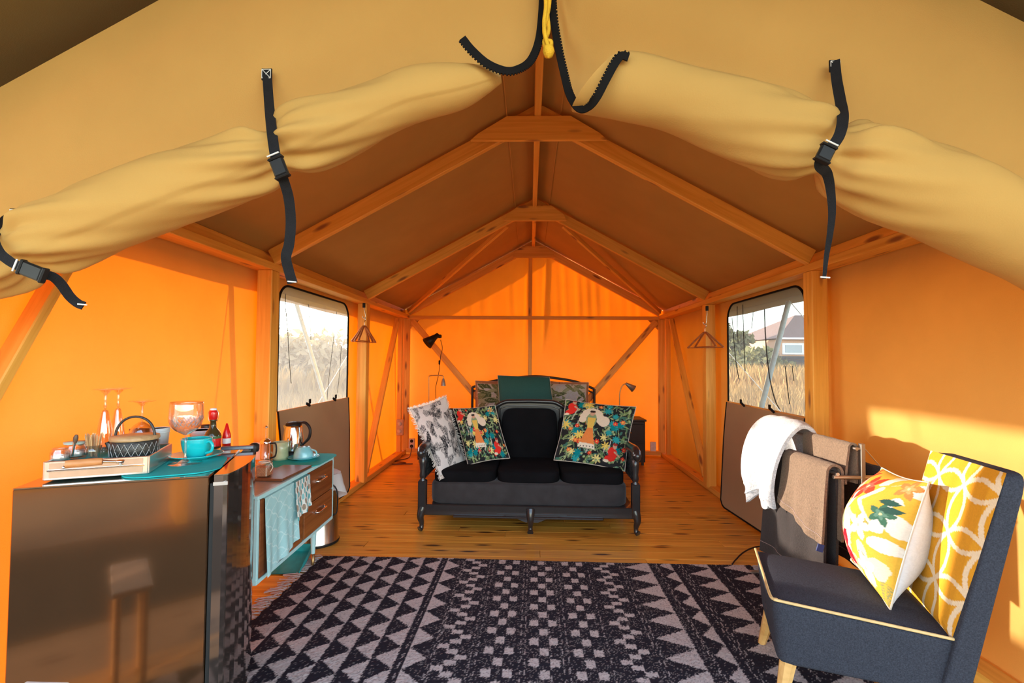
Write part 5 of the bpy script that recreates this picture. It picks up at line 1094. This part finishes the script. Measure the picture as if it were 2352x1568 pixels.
mb=MB(); mb.grid(lambda u,v:((u-.5)*.24,(v-.5)*.22,.010+.05*v*v),12,10); mb.grid(lambda u,v:((u-.5)*.24,(v-.5)*.22,.006+.05*v*v),12,10); mb.build('pan',M_TP,DP,world=False)
for s in(-1,1): mb=MB(); mb.add([(s*.12,-.11,.008),(s*.12,.11,.058),(s*.12,.11,.10),(s*.12,-.11,.018),(s*.124,-.11,.008),(s*.124,.11,.058),(s*.124,.11,.10),(s*.124,-.11,.018)],[(0,1,2,3),(7,6,5,4),(3,2,6,7),(0,3,7,4),(1,5,6,2)]); mb.build('pan_side',M_TP,DP,world=False)
mb=MB(); mb.box((0,.11,.08),(.24,.006,.05)); mb.tube([(0,.11,.09),(0,.22,.12)],.012,10); mb.build('handle',M_TP,DP,world=False)
# ================================================================== armchair
M_GREY=plain('charcoal_weave',(.042,.044,.058),.9,var=.35,scale=220,bump=.5,bscale=500,spec=.2); M_OAK=wood('honey_leg',(.55,.28,.08),(.70,.40,.14),knots=False,rough=.35)
def hexa(mb,cn,p=10,n=26):
    """cn: 8 corners (x-,y-,z-)...(x+,y+,z+) in order x fastest; rounded block between them"""
    cn=[Vector(c) for c in cn]
    def f(u,v):
        th=2*math.pi*u; ph=math.pi*(v-.5); g=lambda w,e: math.copysign(abs(w)**e,w)
        a=(g(math.cos(ph),2/p)*g(math.cos(th),2/p)+1)/2; b=(g(math.cos(ph),2/p)*g(math.sin(th),2/p)+1)/2; c=(g(math.sin(ph),2/p)+1)/2
        q=[cn[i].lerp(cn[i+1],a) for i in(0,2,4,6)]; return q[0].lerp(q[1],b).lerp(q[2].lerp(q[3],b),c)
    mb.grid(f,n*3,n+10); return mb
nf=atz(1772,1378,.435); ff=atz(1735,1262,.435); nb_=atz(2248,1483,.395); fb_=nb_+(ff-nf)*1.0; fb_.z=.395
AC=thing('armchair','low charcoal armchair with yellow piping and a yellow petal-patterned backrest','armchair',((nf+fb_)/2)*Vector((1,1,0)) if False else Vector((((nf+fb_)/2).x,((nf+fb_)/2).y,0)))
cen=(nf+ff+nb_+fb_)/4
def low(p,z,k=.93): q=cen+(p-cen)*k; return Vector((q.x,q.y,z))
mb=MB(); hexa(mb,[low(nb_,.19),low(nf,.19),low(fb_,.19),low(ff,.19),nb_,nf,fb_,ff],16); mb.build('seat',M_GREY,AC)
# domed top
mb=MB()
def dome(u,v):
    p=nf.lerp(nb_,u).lerp(ff.lerp(fb_,u),v); p=cen+(p-cen)*.985; p.z=lerp(.435,.395,u)-.004+.030*(math.sin(math.pi*u)*math.sin(math.pi*v))**.5; return p
mb.grid(dome,24,24); mb.build('seat_top',M_GREY,AC)
M_PIPE=plain('yellow_piping',(.72,.48,.20),.6)
up=Vector((0,0,.004)); o_=lambda a,b,n=12:[a.lerp(b,i/n) for i in range(n)]
q=spline([nb_+up,nf.lerp(nb_,.1)+up,nf.lerp(nb_,.03)+up+Vector((.004,.006,0)),nf.lerp(ff,.06)+up,nf.lerp(ff,.5)+up,ff+up],8); mb=MB(); mb.tube(q,.0055,8); mb.build('piping',M_PIPE,AC)
# backrest
wd=(ff-nf); wd.z=0; wd.normalize(); nrm=Vector((-wd.y,wd.x,0))                              # nrm points to the sitter's front
if nrm.x>0: nrm=-nrm
Pb=atz(2187,1468,.40)
def onback(px_,py_,lean):
    r=ray(px_,py_); # plane: -(P-Pb).nrm = lean*(z-.40)
    a=-(r.dot(nrm))-lean*r.z; b=lean*(CAM.z-.40)+(CAM-Pb).dot(nrm); return CAM+r*(b/a)
lean=.20; nt_=onback(2310,1086,lean); ft_=onback(2136,1034,lean); 
w0=(ft_-nt_); fbm=Pb+wd*w0.length
bt=lambda p,t: p-nrm*t
mb=MB(); lo_n=Pb+Vector((0,0,-.20))+nrm*.04; lo_f=fbm+Vector((0,0,-.20))+nrm*.04
hexa(mb,[bt(lo_n,.085),lo_n,bt(lo_f,.085),lo_f,bt(nt_,.06),nt_,bt(ft_,.06),ft_],14); mb.build('backrest',M_GREY,AC)
n=150; yy,xx=np.mgrid[0:n+1,0:n+1]/n; hgt=(nt_-Pb).length; wid=w0.length; X_=xx*wid; Y_=yy*hgt; im=np.ones((n+1,n+1,3))*np.array([.70,.31,.02]); s_=.185
for i in range(-1,5):
    for j in range(-1,6):
        d_=np.abs(np.hypot(X_-(i+.42)*s_,Y_-(j+.30)*s_)-s_*.7071); im[d_<.0085]=(.80,.62,.42)
im*=(1+.10*(np.random.RandomState(8).rand(n+1,n+1,1)-.5))
mb=MB()
def fpan(u,v):
    p=Pb.lerp(fbm,u).lerp(nt_.lerp(ft_,u),v); c=(Pb+fbm+nt_+ft_)/4; e=min(u,1-u,v+.02,1-v)
    return p+nrm*(.012*min(1,e*14)+.010*math.sin(math.pi*u)*math.sin(math.pi*v)-.002)
mb.grid(fpan,n,n); mb.col=im.reshape(-1,3); mb.build('patterned_panel',vcol('yellow_petal_weave',.85,.4,450),AC)
for q,dv in((nf,(-1,1)),(ff,(-1,-1)),(nb_,(1,1)),(fb_,(1,-1))):
    b0=low(q,.20,.80); d=(q-cen); d.z=0; d.normalize(); t0=b0; e0=Vector((b0.x,b0.y,0))+d*.055
    mb=MB(); z=(e0-t0).normalized(); L=(e0-t0).length; mb.lathe([(.030,0),(.030,.01),(.016,L-.004),(.014,L)],8,M=Matrix.Translation(t0)@z.to_track_quat('Z','Y').to_matrix().to_4x4()@Matrix.Rotation(.4,4,'Z'),smooth=False); mb.build('leg',M_OAK,AC)
# cushion on the armchair
BRc=atz(2045,1400,.425); TRc=at(2134,1108,BRc.y+.05); TLc=at(2026,1074,BRc.y+.40); BLc=TLc+(BRc-TRc)*.92; BLc.z=max(.46,BLc.z)
white=np.ones((120,120,3))*np.array([.66,.68,.70])
cushion('cushion','plump floral cushion with red hibiscus print and a white back on the armchair','cushion',TLc,TRc,BRc,BLc,.30,tropic_print(),back=white,mat=M_PRINT,sag=.06,bulge=.6)
# ================================================================== towel rack
M_RK=plain('satin_steel_rack',(.50,.44,.38),.3,.9,var=.05)
RX=1.525; RY0,RY1=2.30,3.06
RK=thing('towel_rack','freestanding steel towel rack behind the armchair, hung with towels','towel rack',(RX,(RY0+RY1)/2,0))
for y in(RY0,RY1):
    mb=MB(); mb.box((RX,y,.475),(.022,.022,.95),None,.003); mb.build('upright',M_RK,RK); mb=MB(); mb.tube([(RX-.135,y,.79),(RX+.135,y,.79)],.010,10); mb.build('crossbar',M_RK,RK); mb=MB(); mb.box((RX,y,.013),(.36,.03,.016),None,.004); mb.build('foot',M_RK,RK)
for x,z in((RX-.03,.925),(RX-.12,.805),(RX+.12,.805)): mb=MB(); mb.tube([(x,RY0-.012,z),(x,RY1+.012,z)],.008,10); mb.build('hanging_bar',M_RK,RK)
for y in(RY0,RY1): mb=MB(); mb.tube([(RX-.03,y,.925),(RX,y,.925)],.008,8); mb.tube([(RX-.12,y,.805),(RX-.12,y,.79)],.008,8); mb.tube([(RX+.12,y,.805),(RX+.12,y,.79)],.008,8); mb.build('bracket',M_RK,RK)
mb=MB(); mb.tube([(RX+.01,RY0,.93),(RX+.12,RY0,.80)],.002,6); mb.build('tie_wire',M_RK,RK)
def terry(name,col):
    m=plain(name,col,.98,var=.22,scale=120,bump=1.0,bscale=330,sheen=.08); return m
M_T1=terry('taupe_terry',(.25,.16,.10)); M_T2=terry('dark_brown_terry',(.042,.030,.026)); M_T3=terry('white_terry',(.80,.79,.79))
def towel(label,bx,bz,y0,y1,front,back,th,mtl,rt=.012,wave=.008,skf=0.0,flare=0.02,seed=0,hem=True,name='towel'):
    """sheet over a bar that runs along Y: front drop on the room side"""
    def prof(s,d):
        L1=front; arc=math.pi*(rt+d); tot=L1+arc+back; t=s*tot
        if t<L1: h=L1-t; return (-(rt+d)-flare*(h/ max(.01,L1)),-h)
        if t<L1+arc: a=(t-L1)/(rt+d); return (-(rt+d)*math.cos(a),(rt+d)*math.sin(a))
        h=t-L1-arc; return ((rt+d)+flare*.4*h,-h)
    root=thing(name,label,'towel',(bx,(y0+y1)/2,bz-front)); mb=MB(); nu,nv=40,70
    def P_(u,v,d):
        x,z=prof(v,d); y=lerp(y0,y1,u); k=max(0,-z)/front; wv=wave*math.sin(u*9+seed+k*2)*k+wave*.5*math.sin(u*21+seed*3)*k
        z2=z+skf*(u-.5)*k
        return (bx+x-wv*(1 if x<0 else -1)-.0,y+.012*k*math.sin(seed+u*2),bz+z2+.003*(vn(u*30+seed,v*50)-.5))
    mb.grid(lambda u,v:P_(u,v,th),nu,nv); mb.grid(lambda u,v:P_(u,v,0.001),nu,nv)
    for u in(0,1): mb.grid(lambda a,v:Vector(P_(u,v,0.001)).lerp(Vector(P_(u,v,th)),a),2,nv)
    for v in(0,1): mb.grid(lambda u,a:Vector(P_(u,v,0.001)).lerp(Vector(P_(u,v,th)),a),nu,2)
    mb.build('terry_sheet',mtl,root)
    if hem: mb=MB(); mb.tube([Vector(P_(i/20,.045,th+.001)) for i in range(21)],.0018,5); mb.build('hem_stitch',plain('hem_pink',(.35,.25,.22),.9),root)
    return root
towel('small taupe towel on the top bar of the rack, next to the near upright',RX-.03,.925,2.315,2.69,.175,.17,.012,M_T1,seed=1,flare=.01)
towel('dark brown bath towel hanging lowest on the rack, under the taupe one',RX-.12,.805,2.33,2.93,.60,.55,.014,M_T2,seed=2,wave=.014,flare=.03)
towel('taupe hand towel folded over the dark towel on the room-side bar',RX-.12,.808,2.31,2.70,.30,.28,.013,M_T1,rt=.028,seed=3,wave=.010,skf=.10,flare=.035)
towel('dark brown towel on the wall-side bar of the rack',RX+.12,.805,2.33,2.90,.50,.50,.014,M_T2,seed=5,flare=.02)
# thick white bathrobe-like towel
def robe():
    root=thing('bath_towel','thick white towel heaped over the far end of the rack','towel',(1.42,2.88,.5)); mb=MB()
    K=[(-.150,-.42),(-.165,-.30),(-.150,-.15),(-.10,-.02),(-.02,.045),(.06,.01),(.09,-.12),(.10,-.26)]
    S=spline([(a,0,b) for a,b in K],8); n=len(S)
    def P_(u,v,d=0):
        f=v*(n-1); i=min(int(f),n-2); p=S[i].lerp(S[i+1],f-i); t=(S[i+1]-S[i]).normalized(); nn=Vector((-t.z,0,t.x)); k=max(0,-p.z/.42)
        fold=.022*math.sin(u*8+1)*k+.012*math.sin(u*19+v*6)*(.3+k); d2=.022*math.sin(math.pi*u)**.4
        y=lerp(2.66,3.05,u)+.03*math.sin(v*5)*(u-.5)+.05*k*(.5-u)
        q=Vector((1.47,y,.94))+p+nn*(d2+fold-d); 
        if v<.12: q.z+=.035*math.sin(u*14)*(1-v/.12)
        return q
    mb.grid(lambda u,v:P_(u,v),60,90); mb.grid(lambda u,v:P_(u,v,.018),60,90)
    for u in(0,1): mb.grid(lambda a,v:P_(u,v,.018*a),2,90)
    mb.grid(lambda u,a:P_(u,0,.018*a),60,2); mb.build('terry_sheet',M_T3,root)
    mb=MB(); mb.tube([P_(i/30,.05,-.003) for i in range(31)],.003,6); mb.build('hem',M_T3,root)
robe()
lb=MB(); p=at(1884,1258,2.28); lb.box(p,(.03,.004,.035),Matrix.Translation(p)@Matrix.Rotation(.3,4,'Y')@Matrix.Translation(-p)); lb.build('care_label',plain('blue_label',(.03,.05,.18),.6),label='small blue care label dangling below the taupe hand towel',cat='label')
mb=MB(); mb.tube(spline([atz(1682,1295,.008),atz(1690,1285,.012),atz(1708,1268,.03),atz(1735,1256,.03),atz(1775,1252,.02),atz(1820,1250,.012)],8),.005,8); mb.build('cable',M_BLKPL,label='black cable curving over the floor from the rug corner to the towel rack',cat='cable')
# ================================================================== hangers, sockets, small things
M_HG=wood('red_brown_hanger',(.35,.10,.03),(.48,.17,.06),knots=False,rough=.35)
def hanger_set(hk,label_h,Y,pts,labels,rots):
    a=at(*hk[0],Y); b=at(*hk[1],Y); mb=MB(); r=thing('wall_hook',label_h,'hook',a); mb.box(a,(.03,.012,.05),None,.004); mb.build('hook_plate',M_BLKPL,r); mb=MB(); L=[a,a.lerp(b,.5),b+Vector((0,-.0,.01)),b+Vector((-.012,0,-.012)),b+Vector((-.028,0,-.004)),b+Vector((-.032,0,.010))]; mb.tube(spline(L,5),.004,8); mb.build('hook_wire',M_STEEL,r)
    for lb_,rot,(w_,h_) in zip(labels,rots,pts):
        c=b+Vector((-.012,.0,-.02)); R_=Matrix.Translation(c)@Matrix.Rotation(rot,4,'Z'); hg=thing('coat_hanger',lb_,'hanger',c)
        mb=MB(); mb.tube([R_@v for v in spline([Vector((.0,0,-.075)),Vector((0,0,-.03)),Vector((.014,0,-.012)),Vector((.012,0,.008)),Vector((-.006,0,.012))],5)],.0022,6); mb.build('hook',M_STEEL,hg)
        mb=MB(); mb.tube([R_@v for v in spline([Vector((-w_/2,0,-.075-h_)),Vector((-w_*.3,0,-.075-h_*.55)),Vector((-.03,0,-.085)),Vector((0,0,-.075)),Vector((.03,0,-.085)),Vector((w_*.3,0,-.075-h_*.55)),Vector((w_/2,0,-.075-h_))],5)],.010,8); mb.build('shoulder',M_HG,hg)
        mb=MB(); mb.tube([R_@Vector((-w_/2,0,-.075-h_)),R_@Vector((w_/2,0,-.075-h_))],.005,6); mb.build('trouser_bar',M_HG,hg)
hanger_set(((836,701),(840,728)),'black wall hook beside the sunny net window, wooden hangers on it',4.80,[(.36,.16),(.36,.15),(.34,.16)],['wooden coat hanger by the sunny net window, front of three','wooden coat hanger by the sunny net window, middle of three','wooden coat hanger by the sunny net window, closest to the wall'],[1.38,1.62,1.15])
hanger_set(((1624,708),(1622,742)),'brass-and-black wall hook beside the house-side net window',4.78,[(.38,.15),(.36,.14)],['wooden coat hanger by the house-side net window, turned to the bed','wooden coat hanger by the house-side net window, turned to the wall'],[-.85,-1.35])
M_SOC=plain('socket_plastic',(.62,.58,.54),.4)
c=at(919,981,6.55); r=thing('junction_box','pale electric box screwed to the corner post above the floor sockets','electric box',c); mb=MB(); mb.box(c,(.10,.05,.22),None,.008); mb.build('box_body',plain('box_tan',(.55,.38,.26),.5),r)
for z in(-.05,.05): mb=MB(); mb.lathe([(.028,0),(.030,.004),(0,.004)],20,M=Matrix.Translation(c+Vector((0,-.026,z)))@Matrix.Rotation(math.pi/2,4,'X')); mb.build('outlet',M_SOC,r)
c=at(946,1018,6.60); r=thing('wall_socket','white double socket low on the back wall behind the settee arm','socket',c); mb=MB(); mb.box(c,(.085,.03,.14),None,.006); pl=mb.build('plate',M_SOC,r)
for z in(-.035,.035): mb=MB(); mb.lathe([(0,0),(.022,0),(.022,.003),(0,.003)],20,M=Matrix.Translation(c+Vector((0,-.016,z)))@Matrix.Rotation(math.pi/2,4,'X')); mb.build('outlet',M_BLKPL,pl)
mb=MB(); mb.tube(spline([c+Vector((0,-.02,-.035)),c+Vector((.0,-.05,-.12)),Vector((c.x,6.4,.01)),Vector((c.x-.12,6.2,.01)),Vector((c.x+.05,6.1,.01)),Vector((c.x-.10,6.0,.012)),Vector((c.x+.15,6.05,.01))],8),.006,8); mb.build('power_cable',plain('brown_cable',(.10,.03,.02),.5),label='loose dark cable coiled on the floor below the double socket',cat='cable')
c=at(1500,1025,6.66); mb=MB(); mb.box(c,(.08,.03,.13),None,.006); mb.build('wall_socket',M_WH,label='small white socket box on the back wall past the nightstand',cat='socket')
a=atz(62,1562,.45); b=atz(172,1558,.45); ST=thing('side_table','corner of a low pale table in front of the fridge','table',((a.x+b.x)/2,a.y-.2,0)); mb=MB(); L=(b-a).length; mb.box(((a.x+b.x)/2,a.y-.17,.44),(L,.34,.02),None,.004); mb.build('tabletop',plain('pale_table',(.62,.52,.45),.5),ST)
for sx in(-1,1):
    for sy in(-1,1): mb=MB(); mb.tube([((a.x+b.x)/2+sx*(L/2-.02),a.y-.17+sy*.14,.43),((a.x+b.x)/2+sx*(L/2-.02),a.y-.17+sy*.14,0)],.01,8); mb.build('leg',M_OAK,ST)

mb=MB(); mb.box((-1.35,-.35,-.004),(1.7,1.5,.010)); mb.build('added_mat',plain('added_mat_dark',(.03,.022,.018),.95),label='large dark mat added out of view on the porch deck to darken the fridge reflection',cat='mat')  # mat added behind the camera to darken what the fridge side mirrors
# bench added out of view, only for its reflection in the fridge side
BN2=thing('added_bench','plain wooden bench with dark seat pads, added out of view for the fridge to mirror','bench',(-1.5,-1.3,0))
for x in(-2.1,-.95): mb=MB(); mb.box((x,-1.3,.45),(.08,.5,.9)); mb.build('end_frame',M_PINE,BN2)
for k in range(4): mb=MB(); mb.box((-1.5,-1.1-.12*k,.42),(1.15,.10,.03)); mb.build('seat_slat',M_PINE,BN2)
for k in range(2): mb=MB(); mb.box((-1.5,-1.54,.62+.18*k),(1.15,.03,.10)); mb.build('back_slat',M_PINE,BN2)
mb=MB(); soft(mb,(-1.5,-1.28,.49),(1.05,.42,.09),6); mb.build('seat_pad',M_GREY,BN2)
